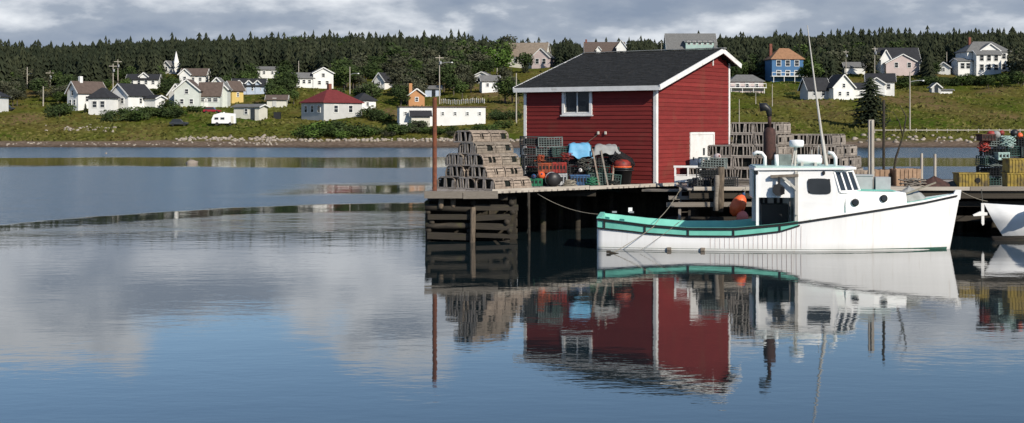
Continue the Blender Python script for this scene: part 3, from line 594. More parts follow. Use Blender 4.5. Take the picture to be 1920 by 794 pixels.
for d in np.arange(368, 720, 3.3):
    half = d * 1110 / FPX
    for x in np.arange(-half - 6, half + 6, 3.3):
        xx = x + rg.uniform(-1.9, 1.9); dd = d + rg.uniform(-1.9, 1.9); px = CX + FPX * xx / dd
        start = np.interp(px, [-50, 240, 420, 640, 900, 1000, 1250, 1420, 1560, 1700, 1990], [372, 388, 402, 440, 480, 500, 480, 428, 420, 422, 430])
        if dd < start + rg.uniform(0, 14) or rg.rand() < .08: continue
        h = rg.uniform(7.0, 9.8) * (1.3 if rg.rand() < .05 else 1); w = rg.uniform(4.0, 6.6); z = float(ground_z(xx, dd))
        top = HY - FPX * (z + h - CAM_H) / dd; base = HY - FPX * (z - CAM_H) / dd
        if blocked(px, dd, w * FPX / dd / 2, top, base): continue
        v, f = TPL[rg.randint(10)]; a = rg.uniform(0, 6.28); c, s = math.cos(a), math.sin(a)
        q = np.stack([(v[:, 0] * c - v[:, 1] * s) * w + v[:, 2] * rg.uniform(-.3, .3), (v[:, 0] * s + v[:, 1] * c) * w, v[:, 2] * h], 1) + (xx, dd, z)
        VV.append(q); FF.append(f + nb); nb += len(v); cnt += 1
tag(obj('conifer_forest', np_mesh('conifer_forest', np.concatenate(VV), np.concatenate(FF), M['conifer'])), 'dense dark spruce forest covering the ridge behind the village', 'forest', kind='stuff')

def leaf_cloud(seed, lobes, n, size, flat=.0):
    rg = np.random.RandomState(seed); V = []; F = []
    tot = sum(l[3] ** 2 for l in lobes)
    for (x, y, z, r) in lobes:
        for _ in range(int(n * r * r / tot)):
            u = rg.normal(size=3); u /= np.linalg.norm(u); rr = r * rg.uniform(.55, 1.08) ** .6
            c = np.array([x, y, z]) + u * rr * np.array([1, 1, .85])
            if c[2] < .02: continue
            nrm = u * .6 + rg.normal(size=3) * .5; nrm /= np.linalg.norm(nrm); t = np.cross(nrm, (.3, .5, .8)); t /= np.linalg.norm(t); b = np.cross(nrm, t)
            s1, s2 = size * rg.uniform(.6, 1.3), size * rg.uniform(.4, .9); k = len(V)
            V += [c - t * s1, c + b * s2, c + t * s1, c - b * s2 * .8]; F.append((k, k + 1, k + 2, k + 3))
    return np.array(V), np.array(F)
def tree_meshes(seed, m, kind):
    rg = np.random.RandomState(seed); h = 1.0
    if kind == 'tree': lobes = [(rg.uniform(-.2, .2), rg.uniform(-.2, .2), rg.uniform(.42, .8), rg.uniform(.16, .26)) for _ in range(9)] + [(0, 0, .62, .26)]
    else: lobes = [(rg.uniform(-.42, .42), rg.uniform(-.32, .32), rg.uniform(.18, .55), rg.uniform(.2, .34)) for _ in range(8)]
    V, F = leaf_cloud(seed, lobes, 750 if kind == 'tree' else 520, .045 if kind == 'tree' else .06)
    cm = np_mesh('crown', V, F, m)
    t = MB(); t.tube([(0, 0, -.06), (.01, 0, .25), (0, .01, .5), (.02, 0, .68)], [.032, .026, .018, .008], 6)
    for i in range(4):
        a = i * 1.7 + seed; t.tube([(0, 0, .3 + .07 * i), (.12 * math.cos(a), .12 * math.sin(a), .48 + .06 * i), (.22 * math.cos(a), .22 * math.sin(a), .6 + .05 * i)], [.014, .01, .004], 5)
    tm = t.mesh('trunk'); tm.materials.append(M['bark'])
    return cm, tm
TREES = {k: [tree_meshes(10 * i + j, M[k], 'tree') for j in range(3)] for i, k in enumerate(['leaf', 'leafdark', 'leafgrey', 'leafbright'])}
BUSH = {k: [tree_meshes(100 + 10 * i + j, M[k], 'bush') for j in range(3)] for i, k in enumerate(['leaf', 'leafdark', 'leafbright', 'leafgrey'])}
KN = {'leaf': 'mid green', 'leafdark': 'dark green', 'leafgrey': 'grey green', 'leafbright': 'bright green'}
def nearest_house(px, d):
    return min(HOUSES, key=lambda h: abs((h[0] + h[1]) / 2 - px) + abs(h[2] - d) * .7)[3]
def plant(px, py, h_px, kind, bush=False, label=None, wide=1.0, group=None):
    g = ground_hit(px, py); h = h_px * g.y / FPX
    cm, tm = random.choice((BUSH if bush else TREES)[kind])
    near = nearest_house(px, g.y)
    lab = label or ('low %s bush growing near %s' % (KN[kind], near) if bush else 'leafy %s tree standing near %s' % (KN[kind], near))
    o = empty('bush' if bush else 'leafy_tree', g, 0, lab, 'bush' if bush else 'tree', group or lab.replace('leafy ', '').replace('low ', '') + ' group')
    r = random.uniform(0, 6.28)
    obj('crown', cm, o, (0, 0, 0), r, (h * wide, h * wide, h)); obj('stem' if bush else 'trunk', tm, o, (0, 0, 0), r, (h * (.5 if bush else 1), h * (.5 if bush else 1), h * (.7 if bush else 1)))
# trees scattered between the houses
rs = random.Random(21)
def scatter(n, x0, x1, y0, y1, hlo, hhi, kinds, wide=1.0):
    done = 0; tries = 0
    while done < n and tries < n * 30:
        tries += 1; px = rs.uniform(x0, x1); py = rs.uniform(y0, y1); h = rs.uniform(hlo, hhi); g = ground_hit(px, py)
        if blocked(px, g.y, h * .33 * wide, py - h, py, .5): continue
        plant(px, py, h, rs.choice(kinds), wide=wide); done += 1
scatter(44, -10, 135, 158, 202, 24, 44, ['leafgrey', 'leaf', 'leafgrey', 'leafdark'], 1.25)
scatter(30, 200, 345, 150, 192, 24, 40, ['leafdark', 'leafgrey', 'leaf'])
scatter(40, 425, 580, 156, 200, 30, 50, ['leafdark', 'leafdark', 'leaf'], 1.1)
scatter(50, 620, 770, 142, 212, 34, 56, ['leafdark', 'leafgrey', 'leaf'], 1.1)
scatter(76, 745, 978, 132, 200, 36, 62, ['leafdark', 'leafgrey', 'leaf', 'leafgrey'], 1.1)
scatter(34, 560, 980, 114, 142, 38, 56, ['leafgrey', 'leafdark', 'leaf'], 1.1)
scatter(18, 1370, 1520, 128, 168, 28, 46, ['leafdark', 'leaf'], 1.1)
scatter(24, 1500, 1700, 126, 160, 34, 60, ['leafdark', 'leafgrey', 'leaf'], 1.1)
scatter(24, 1690, 1930, 142, 168, 20, 32, ['leafdark', 'leaf', 'leaf'], 1.4)
scatter(8, 1895, 1940, 130, 165, 50, 70, ['leafdark', 'leafgrey'], 1.1)
for px, py, h, k in [(945, 142, 56, 'leafbright'), (925, 135, 52, 'leafbright'), (1538, 128, 58, 'leafgrey'), (1552, 132, 52, 'leafgrey'), (520, 176, 40, 'leafdark'), (540, 182, 44, 'leafdark'), (986, 138, 44, 'leafdark')]:
    plant(px, py, h, k, wide=1.15)
# bushes: the shore thicket, hedges and the rough edge above the beach
def row(pts, n, hlo, hhi, kinds, label, wide=1.5, jx=8, jy=5):
    for i in range(n):
        t = rs.uniform(0, len(pts) - 1.001); a = int(t); f = t - a
        px = pts[a][0] * (1 - f) + pts[a + 1][0] * f + rs.uniform(-jx, jx); py = pts[a][1] * (1 - f) + pts[a + 1][1] * f + rs.uniform(-jy, jy)
        k = rs.choice(kinds); plant(px, py, rs.uniform(hlo, hhi), k, True, label % KN[k], wide)
row([(535, 252), (600, 256), (685, 256)], 20, 20, 34, ['leaf', 'leaf', 'leafbright', 'leafdark'], '%s bush in the shore thicket below the red-roofed house', 1.5, 8, 6)
row([(690, 250), (760, 252), (850, 254), (960, 250)], 24, 14, 28, ['leaf', 'leafdark', 'leaf', 'leafgrey'], '%s bush on the bank below the long white building', 1.5, 8, 8)
row([(700, 222), (725, 228)], 5, 22, 34, ['leaf', 'leafdark'], '%s bush between the red-roofed house and the long white building', 1.4)
row([(200, 224), (250, 222), (320, 212), (400, 224)], 26, 15, 26, ['leafdark', 'leaf', 'leaf'], '%s bush in the hedge in front of the white cluster', 1.6, 8, 7)
row([(100, 216), (128, 218)], 4, 22, 32, ['leaf', 'leafdark'], '%s bush at the left corner of the tall white gabled house', 1.2)
row([(920, 222), (978, 224)], 7, 16, 26, ['leaf', 'leafdark'], '%s bush at the left corner behind the red shed', 1.4)
row([(1690, 165), (1760, 160), (1850, 158)], 14, 14, 22, ['leafdark', 'leaf'], '%s bush in the hedge above the right field', 1.8, 8, 4)
row([(1380, 182), (1480, 176), (1640, 200)], 8, 8, 14, ['leaf', 'leafdark'], '%s bush on the grass slope right of the shed', 1.6)

# the dark spruce standing alone on the right slope
def big_conifer(px, py, h_px, w_f, label, seed, tiers=15, name='spruce_tree'):
    g = ground_hit(px, py); h = h_px * g.y / FPX; v, f = conifer_template(seed, tiers, 13, .45)
    rgl = np.random.RandomState(seed); e, ef = leaf_cloud(seed, [(0, 0, .12 + .8 * t, .42 * (1 - t) + .03) for t in np.linspace(0, .95, 9)], 900, .035)
    o = empty(name, g, 0, label, 'tree')
    a = obj('crown', np_mesh('crown', v * (w_f * h, w_f * h, h), f, M['conifer']), o)
    tag(obj('needle_tuft', np_mesh('needle_tuft', e * (w_f * h, w_f * h, h), ef, M['conifer']), a), kind='stuff')
    MB().tube([(0, 0, -.4), (0, 0, h * .5), (0, 0, h * .97)], [.22, .13, .03], 7).build('trunk', M['bark'], o)
big_conifer(1632, 240, 96, .85, 'lone dark spruce on the right grass slope behind the wharf', 5)
for i, (px, py, h) in enumerate([(160, 214, 20), (1660, 168, 34), (880, 168, 44), (760, 140, 60), (560, 148, 44), (40, 182, 46), (985, 138, 40)]):
    big_conifer(px, py, h, .45, 'single spruce near %s' % nearest_house(px, ground_hit(px, py).y), 40 + i, 11)

# rough grass and weeds on the bank
rg = np.random.RandomState(11); n = 26000
gx_ = rg.uniform(-1, 1, n); gd_ = 286 + 190 * rg.rand(n) ** 1.6; gx_ = gx_ * gd_ * 1000 / FPX; gz_ = ground_z(gx_, gd_)
h_ = rg.uniform(.12, .5, n) * (1 + .6 * np.sin(gx_ * .2) * np.sin(gd_ * .15)); w_ = rg.uniform(.3, .9, n); a_ = rg.uniform(-.9, .9, n)
ca, sa = np.cos(a_) * w_, np.sin(a_) * w_
V = np.stack([np.stack([gx_ - ca, gd_ - sa, gz_ - .1], 1), np.stack([gx_ + ca, gd_ + sa, gz_ - .1], 1), np.stack([gx_ + ca * .3 + rg.uniform(-.4, .4, n), gd_ + rg.uniform(-.3, .3, n), gz_ + h_], 1)], 1).reshape(-1, 3)
tag(obj('rough_grass', np_mesh('rough_grass', V, np.arange(3 * n).reshape(-1, 3), M['undergrowth'])), 'rough tufted grass and weeds on the far bank', 'grass', kind='stuff')

# shore stones
def stone_mesh(seed):
    rg = np.random.RandomState(seed); v = []; n = 7
    for i, z in enumerate((-.5, -.1, .3, .5)):
        r = (.42, .55, .42, .15)[i]
        for k in range(n): a = 2 * math.pi * (k + .5 * i) / n; q = r * rg.uniform(.78, 1.2); v.append((q * math.cos(a), q * math.sin(a), z * rg.uniform(.85, 1.1)))
    f = []
    for i in range(3):
        for k in range(n): f.append((i * n + k, i * n + (k + 1) % n, (i + 1) * n + (k + 1) % n)); f.append((i * n + k, (i + 1) * n + (k + 1) % n, (i + 1) * n + k))
    for k in range(1, n - 1): f.append((3 * n, 3 * n + k, 3 * n + k + 1))
    return np.array(v), np.array(f)
ST = [stone_mesh(i) for i in range(6)]; VV = []; FF = []; nb = 0
def stones(n, x0, x1, y0, y1, slo, shi):
    global nb
    for _ in range(n):
        px = rs.uniform(x0, x1); py = rs.gauss((y0 + y1) / 2, (y1 - y0) / 4); g = ground_hit(px, py); s = rs.uniform(slo, shi); v, f = ST[rs.randrange(6)]
        a = rs.uniform(0, 6); q = np.stack([(v[:, 0] * math.cos(a) - v[:, 1] * math.sin(a)) * s * rs.uniform(1, 1.7), (v[:, 0] * math.sin(a) + v[:, 1] * math.cos(a)) * s, v[:, 2] * s * .75], 1) + (g.x, g.y, g.z + s * .15)
        VV.append(q); FF.append(f + nb); nb += len(v)
stones(300, 500, 985, 262, 267, .25, .7); stones(120, 330, 520, 258, 266, .25, .7); stones(40, 85, 220, 238, 248, .3, .75); stones(90, -20, 520, 268, 274, .2, .5); stones(50, 1600, 1930, 256, 270, .3, .9)
tag(obj('shore_stones', np_mesh('shore_stones', np.concatenate(VV), np.concatenate(FF), M['stone'])), 'band of pale stones along the top of the far beach', 'stones', kind='stuff')
def rock(px, py, w, h, label):
    d = CAM_H * FPX / (py - HY); s = d / FPX; v, f = ST[2]
    tag(obj('rock', np_mesh('rock', v * (w * s, w * s * .7, h * s * 1.6), f, M['stone'], True), None, ((px - CX) * s, d, 0)), label, 'rock')
rock(360, 307, 24, 9, 'tan rock breaking the surface of the calm water on the left')
rock(199, 289, 4, 4, 'tiny pale rock in the rippled water near the left shore')

# ------------------------------------------------------------------ wharf
DZ = 1.80                                        # deck level above the water
def wharf_front(x):
    if x < -.6: return 49.3
    if x < 6.5: return 49.3 + (x + .6) * (55.5 - 49.3) / 7.1
    return 51.6
wharf = empty('wharf', (0, 0, 0), 0, 'old grey timber wharf on cribwork carrying the red shed and trap stacks', 'wharf')
UB = {k: unit_box(M[k]) for k in ('deck', 'timber', 'wood', 'log', 'crate', 'red', 'white', 'dark', 'lath', 'palewood')}
rw = random.Random(4)
x = -2.98; i = 0
while x < 30:
    w = rw.uniform(.19, .25); f = wharf_front(x + w / 2) + rw.uniform(-.06, .05); b = 67.0 if x < 12 else 60.0
    piece('deck_plank', UB['deck'], wharf, (x + w / 2, (f + b) / 2, DZ - .03 + rw.uniform(-.008, .008)), (w - .018, b - f, .06)); x += w
# edge planks and stringers
def beam(name, me, p, q, w, h):
    p, q = Vector(p), Vector(q); a = q - p; L_ = a.length
    o = piece(name, me, wharf, (p + q) / 2, (L_, w, h)); o.rotation_euler = a.to_track_quat('X', 'Z').to_euler(); return o
beam('cap_timber', UB['wood'], (-3.1, 49.14, 1.69), (-1.75, 49.14, 1.69), .22, .25)
beam('cap_timber', UB['wood'], (-1.73, 49.13, 1.68), (-.5, 49.15, 1.69), .22, .26)
beam('edge_plank', UB['palewood'], (-.72, 49.22, 1.80), (2.9, 52.38, 1.81), .07, .15)
beam('edge_plank', UB['palewood'], (2.92, 52.37, 1.79), (6.62, 55.56, 1.80), .07, .13)
for y in (50.2, 53, 56, 59, 62): beam('stringer', UB['timber'], (-2.9, y, 1.6), (29, y, 1.6) if y > 56 else (-.4 + (y - 50) * 1.2, y, 1.6), .28, .3)
for y in (51.75, 54.2): beam('stringer', UB['timber'], (6.6, y, 1.58), (29, y, 1.58), .26, .3)
beam('edge_plank', UB['palewood'], (6.75, 51.52, 1.80), (17.0, 51.52, 1.80), .07, .14)
beam('edge_plank', UB['wood'], (17.02, 51.52, 1.80), (29, 51.52, 1.80), .07, .16)
# crib of stacked logs at the left end
def log(p, q, r, m='timber', name='crib_log', n=9):
    p, q = Vector(p), Vector(q); pts = [p.lerp(q, t) + Vector((0, rw.uniform(-.02, .02), rw.uniform(-.02, .02))) for t in (0, .25, .5, .75, 1)]
    return MB().tube(pts, [r * rw.uniform(.9, 1.08) for _ in pts], n).build(name, M[m], wharf, True)
for k, z in enumerate((-.12, .22, .55, .88, 1.2)):
    if k % 2: beam('crib_timber', UB['timber'], (-3.06 + rw.uniform(-.08, .1), 49.5, z), (-1.5 + rw.uniform(-.1, .2), 49.47, z + rw.uniform(-.06, .06)), .26, rw.uniform(.16, .24))
    else: log((-3.08 + rw.uniform(-.08, .12), 49.5, z), (-1.3, 49.5, z + rw.uniform(-.06, .06)), .11)
    beam('crib_timber', UB['timber'], (-1.3 + rw.uniform(-.2, .1), 49.52, z + rw.uniform(-.07, .05)), (rw.uniform(-.35, .3), 49.6, z + rw.uniform(-.05, .05)), .24, rw.uniform(.13, .24))
    log((-3.1, 51.2, z), (.2, 51.2, z), .15)
    for x in (-2.95, -1.5, -.1): log((x + rw.uniform(-.12, .12), 49.55 + rw.uniform(-.2, .1), z + .16), (x, 52.4, z + .16), .10)
log((-1.42, 49.2, -.6), (-1.38, 49.22, 1.25), .10, 'log', 'pile')
for x in np.arange(-2.9, .3, .32): piece('light_block_plank', UB['timber'], wharf, (x, 50.5 + .06 * (round(x / .32) % 2), .5), (.36, .05, 2.1))  # added dark backing, stops light showing through the crib
log((-2.55, 49.4, 1.2), (-2.5, 49.35, 1.56), .1, 'log', 'pile'); log((-2.1, 49.45, 1.2), (-2.1, 49.4, 1.56), .09, 'log', 'pile')
log((.62, 49.95, -.6), (.6, 50.0, 1.72), .05, 'timber', 'pile')
log((-3.0, 49.9, -.5), (-3.02, 49.85, 1.0), .12, 'timber', 'pile')
# piles and bracing below the deck
for x, y in [(1.2, 53.9), (2.6, 55.1), (4.0, 56.3), (1.9, 55.9), (3.4, 57.0)]: log((x, y, -.8), (x + rw.uniform(-.05, .05), y, 1.6), .13, 'timber', 'pile')
for x in np.arange(7.0, 29, 1.9): log((x, 53.0, -.8), (x + rw.uniform(-.05, .05), 53, 1.6), .14, 'timber', 'pile'); log((x + .9, 54.0, -.8), (x + .9, 54, 1.6), .14, 'timber', 'pile')
for z, y in ((1.2, 51.62), (.65, 51.66)):
    beam('wale', UB['wood' if z > 1 else 'timber'], (5.75, y, z), (12.2, y, z + .03), .14, .17); beam('wale', UB['timber'], (12.3, y + .5, z), (29, y + .5, z), .14, .2)
beam('wale', UB['wood'], (5.9, 52.3, 1.42), (7.4, 52.2, 1.42), .5, .12)
beam('wale', UB['wood'], (5.2, 54.2, 1.62), (6.9, 53.2, 1.66), .6, .08)
for x in np.arange(-2.8, 29, .34): piece('light_block_plank', UB['timber'], wharf, (x, 57.4 + .07 * (round(x / .34) % 2), .35), (.38, .06, 2.35))  # added wall below the deck, blocks light from behind
for y in np.arange(52.5, 57.6, .34): piece('light_block_plank', UB['timber'], wharf, (-2.86 + .07 * (round(y / .34) % 2), y, .35), (.06, .38, 2.3))  # added side wall, keeps the space below the deck dark
# standing posts on the deck
log((7.72, 51.5, .95), (7.75, 51.45, 2.62), .14, 'log', 'pile', 10)
log((7.55, 51.42, 1.0), (7.62, 51.4, 2.3), .1, 'wood', 'pile', 8)

def post(name, label, px, top, d, z0, r, m, cat='post', lean=0):
    p = P(px, HY, d); zt = CAM_H - (top - HY) * d / FPX
    o = MB().tube([(0, 0, 0), (lean * .5, 0, (zt - z0) * .5), (lean, 0, zt - z0)], [r, r * .97, r * .94], 10).build(name, M[m]); o.location = (p.x, d, z0)
    return tag(o, label, cat)
post('rusty_pipe', 'tall rusty steel pipe standing at the left corner of the wharf', 815, 183, 49.75, DZ, .085, 'rust', 'pipe')
po = tag(MB().box((0, 0, 1.28), (.20, .12, 2.56)).box((.02, -.09, 1.3), (.06, .06, 2.5)).build('mooring_post', M['palewood']), 'pale square post rising above the wharf behind the bow', 'post'); po.location = (P(1634, 0, 51.9).x, 51.95, DZ)
post('dark_pole', 'slim dark pole on the right wharf beside a bent branch', 1657, 188, 54.5, DZ, .055, 'timber', 'pole')
br = MB(); q = P(1657, 0, 54.4).x
br.tube([(q + .28, 54.3, DZ), (q + .45, 54.3, 2.9), (q + .72, 54.3, 3.7), (q + .85, 54.3, 4.5), (q + .6, 54.3, 4.95)], [.05, .045, .035, .025, .012], 7); br.tube([(q + .72, 54.3, 3.7), (q + .55, 54.2, 4.3), (q + .3, 54.2, 4.7)], [.03, .02, .008], 6)
br = tag(br.build('driftwood_branch', M['timber'], None, True), 'thin forked branch standing up beside the slim dark pole', 'branch')
for px, tp, lb in ((1728, 288, 'left of two pale stakes behind the right wharf'), (1753, 289, 'right of two pale stakes behind the right wharf')):
    post('wooden_stake', lb, px, tp, 59.5, DZ, .06, 'palewood', 'stake')

# ------------------------------------------------------------------ red shed
SA = math.radians(34); SL, SW = 6.25, 6.8; YR = 5.43; EH = 3.92; SLOPE = .297
shed = empty('red_shed', (5.73, 55.3, DZ + .02), -SA, 'big red clapboard fishing shed with white trim and black roof on the wharf', 'shed')
def roof_z(y): return EH + SLOPE * y if y <= YR else EH + SLOPE * YR - .33 * (y - YR)
PK = roof_z(YR); BH = roof_z(SW)
WX0, WX1, WZ0, WZ1 = -4.26, -3.02, 2.84, 3.77           # window opening in the long wall
DY0, DY1, DZ1 = 3.0, 5.2, 1.98                         # door in the gable wall
core = MB()
core.box((-SL / 2, SW, BH / 2), (SL, .12, BH))
core.prism([(-SL, 0, 0), (-SL, SW, 0), (-SL, SW, BH - .03), (-SL, YR, PK - .03), (-SL, 0, EH - .03)], (0, 0, 0), (.12, 0, 0))
core.prism([(-.14, .06, 0), (-.14, SW - .06, 0), (-.14, SW - .06, BH - .05), (-.14, YR, PK - .05), (-.14, .06, EH - .05)], (0, 0, 0), (.12, 0, 0))
for x0, x1, z0, z1 in ((-SL + .12, WX0, 0, EH - .05), (WX1, -.14, 0, EH - .05), (WX0, WX1, 0, WZ0), (WX0, WX1, WZ1, EH - .05)): core.box(((x0 + x1) / 2, .06, (z0 + z1) / 2), (x1 - x0, .12, z1 - z0))
core.build('wall_core', M['dark'], shed)
def siding(p0, p1, z, h, n):          # one lapped clapboard from p0 to p1 (2D), n = outward normal
    (xa, ya), (xb, yb) = p0, p1; nx_, ny_ = n; b_, t_ = .032, .010
    vs = []
    for (x, y) in ((xa, ya), (xb, yb)):
        vs += [(x, y, z), (x + nx_ * b_, y + ny_ * b_, z), (x + nx_ * t_, y + ny_ * t_, z + h), (x, y, z + h)]
    MB().add(vs, [(0, 1, 5, 4), (1, 2, 6, 5), (2, 3, 7, 6), (0, 3, 2, 1), (4, 5, 6, 7), (0, 4, 7, 3)]).build('siding_board', M['red'], shed)
CH = .172; z = 0.0
while z < PK - .02:
    h = CH + .012; zm = z + CH * .5
    if z < EH - .06:
        hh = min(h, EH - .04 - z)
        if z + h > WZ0 - .02 and z < WZ1: segs = [(-SL, WX0 - .06), (WX1 + .06, 0)]
        else: segs = [(-SL, 0)]
        for a, b in segs: siding((a, -.002), (b, -.002), z, hh, (0, -1))
    ylo = 0 if z + h < EH else max(0, (z + h - EH) / SLOPE); yhi = SW if z + h < BH else min(SW, YR + (PK - z - h) / .33)
    if yhi - ylo > .1:
        if z < DZ1 + .02:
            siding((0, ylo), (0, DY0 - .05), z, h, (1, 0)); siding((0, DY1 + .05), (0, yhi), z, h, (1, 0))
        else: siding((0, ylo), (0, yhi), z, h, (1, 0))
    z += CH
T_ = .13
def trim(c, d): return MB().box(c, d).build('corner_trim', M['white'], shed)
trim((-T_ / 2 + .052, -.036, EH / 2 - .03), (T_, .036, EH)); trim((.037, T_ / 2 - .015, EH / 2 + .0), (.036, T_, EH + .0))
trim((-SL + T_ / 2 - .03, -.036, EH / 2 - .03), (T_, .036, EH)); trim((.037, SW - T_ / 2 + .02, BH / 2 - .03), (.036, T_, BH))
# roof
ov, EX = .29, .34; roof = MB(); th = .10
yf, yb = -ov, SW + .42
roof.prism([(-SL - EX, yf, roof_z(yf)), (-SL - EX, YR, PK), (-SL - EX, YR, PK + th), (-SL - EX, yf, roof_z(yf) + th)], (0, 0, 0), (SL + 2 * EX, 0, 0))
roof.prism([(-SL - EX, YR, PK), (-SL - EX, yb, roof_z(yb)), (-SL - EX, yb, roof_z(yb) + th), (-SL - EX, YR, PK + th)], (0, 0, 0), (SL + 2 * EX, 0, 0))
roof = roof.build('roof', M['shingle'], shed)
nc = 34; sh = MB(); rr = random.Random(8)
for i in range(nc):                       # courses of shingles, each tab slightly uneven
    y0 = yf - .03 + (YR - yf) * i / nc; y1 = y0 + (YR - yf) / nc * 1.25; x = -SL - EX
    while x < EX - .02:
        w = min(rr.uniform(.26, .36), EX - x); lift = rr.uniform(.012, .03); 
        if rr.random() > .012:
            za, zb_ = roof_z(y0) + th + .004, roof_z(min(y1, YR)) + th + .003; yy = y0 + rr.uniform(-.012, .012); ye = min(y1, YR)
            sh.add([(x, yy, za), (x + w - .008, yy, za), (x + w - .008, yy, za + lift), (x, yy, za + lift), (x + w - .008, ye, zb_), (x, ye, zb_)], [(0, 1, 2, 3), (3, 2, 4, 5), (0, 3, 5), (1, 4, 2)])
        x += w
tag(sh.build('shingle', M['shingle'], roof), kind='stuff')
MB().box((-SL / 2, yf - .032, roof_z(yf) - .01), (SL + 2 * EX + .05, .04, .19)).build('fascia', M['white'], roof)
fz = lambda y: roof_z(y) - .005
MB().beam((EX + .03, yf - .05, fz(yf) + .01), (EX + .03, YR + .0, PK + .01), .05, .20).build('rake_board', M['white'], roof)
MB().beam((EX + .032, YR, PK + .01), (EX + .032, yb + .04, fz(yb) + .01), .05, .20).build('rake_board', M['white'], roof)
MB().beam((-SL - EX - .03, yf - .05, fz(yf) + .01), (-SL - EX - .03, YR, PK + .01), .05, .20).build('rake_board', M['white'], roof)
rc = MB(); x = -SL - EX
while x < EX:
    w = rr.uniform(.25, .5); rc.box((x + w / 2, YR, PK + th + .028 + rr.uniform(-.008, .012)), (w - .01, .26, .03)); x += w
tag(rc.build('ridge_cap', M['tarpgrey'], roof), kind='stuff')
MB().box((.06, YR - .35, PK - .42), (.05, .06, .42)).build('bracket', M['white'], shed)
# window
win = MB(); wc = ((WX0 + WX1) / 2, (WZ0 + WZ1) / 2); ww, wh = WX1 - WX0, WZ1 - WZ0; t = .12
for c, d in (((WX0 - t / 2 + .02, -.05, wc[1]), (t, .06, wh + 2 * t - .05)), ((WX1 + t / 2 - .02, -.05, wc[1]), (t, .06, wh + 2 * t - .05)), ((wc[0], -.05, WZ0 - t / 2 + .02), (ww - .04, .06, t)), ((wc[0], -.05, WZ1 + t / 2 - .02), (ww - .04, .06, t))): win.box(c, d)
win.box((wc[0], -.088, WZ0 - .10), (ww + .34, .03, .05))
win = win.build('window', M['white'], shed)
sash = MB()
for a, b in ((WX0, wc[0] + .03), (wc[0] - .03, WX1)):
    for x in (a + .025, b - .025): sash.box((x, .02 if a == WX0 else -.012, wc[1]), (.05, .03, wh))
    for z in (WZ0 + .025, WZ1 - .025): sash.box(((a + b) / 2, .02 if a == WX0 else -.012, z), (b - a - .1, .03, .05))
sash.build('sash', M['white'], win)
gm, gt, gb = new_mat('clear_pane'); gb.inputs['Base Color'].default_value = (.02, .025, .03, 1); gb.inputs['Roughness'].default_value = .05; gb.inputs['Alpha'].default_value = .55
M['pane'] = gm
for a, b, yy in ((WX0 + .05, wc[0] - .02, .02), (wc[0] + .02, WX1 - .05, -.012)): MB().box(((a + b) / 2, yy, wc[1]), (b - a, .008, wh - .1)).build('pane', M['pane'], win)
cu_ = MB(); cu_.box((WX1 - .36, .10, WZ1 - .22), (.5, .02, .40)); cu_.box((WX1 - .22, .12, WZ1 - .45), (.16, .02, .25)); cu_.box((WX0 + .12, .11, wc[1] - .1), (.14, .02, .8)); cu_.build('pale_piece', M['hcream'], win)  # pale pieces set behind the panes
# door
dr = MB().box((.02, (DY0 + DY1) / 2, DZ1 / 2 - .0), (.05, DY1 - DY0 - .16, DZ1 - .06)).build('door', M['white'], shed)
MB().box((.05, (DY0 + DY1) / 2 + .12, DZ1 * .62), (.02, .16, .30)).build('door_window', M['glass'], dr)
MB().box((.06, DY0 + .22, .95), (.06, .05, .12)).build('handle', M['black'], dr)
fr = MB()
for y in (DY0, DY1): fr.box((.035, y, DZ1 / 2 + .02), (.05, .11, DZ1 + .08))
fr.box((.035, (DY0 + DY1) / 2, DZ1 + .02), (.052, DY1 - DY0 - .11, .10)); fr.build('door_frame', M['white'], shed)
# two small fixtures and a wire on the long wall
for x in (-2.62, -2.28): MB().box((x, -.05, 2.03), (.07, .07, .12)).build('wall_hook', M['hcream'], shed)
MB().tube([(-3.3, -.05, 1.55), (-3.0, -.06, 1.72), (-2.62, -.05, 1.98)], .012, 5).build('hanging_cord', M['rope'], shed)

# white slatted chair in front of the door
def white_chair():
    o = empty('white_chair', (P(1262, 0, 54.6).x, 53.9, DZ), math.radians(-8), 'white wooden bench with open back frame by the shed corner', 'bench')
    for x in (0, .5, .98): MB().box((x, 0, .36), (.07, .07, .72)).build('leg', M['white'], o)
    for x in (0, .98): MB().box((x, .42, .30), (.07, .07, .6)).build('leg', M['white'], o)
    MB().box((.49, 0, .75), (1.1, .09, .08)).build('top_rail', M['white'], o)
    MB().box((.49, -.05, .27), (1.02, .04, .24)).build('front_apron', M['white'], o)
    for j in range(3): MB().box((.49, .08 + j * .14, .42), (1.04, .12, .03)).build('seat_slat', M['white'], o)
    for x in (0, .98): MB().box((x, .21, .73), (.09, .5, .05)).build('arm_rest', M['white'], o)
white_chair()

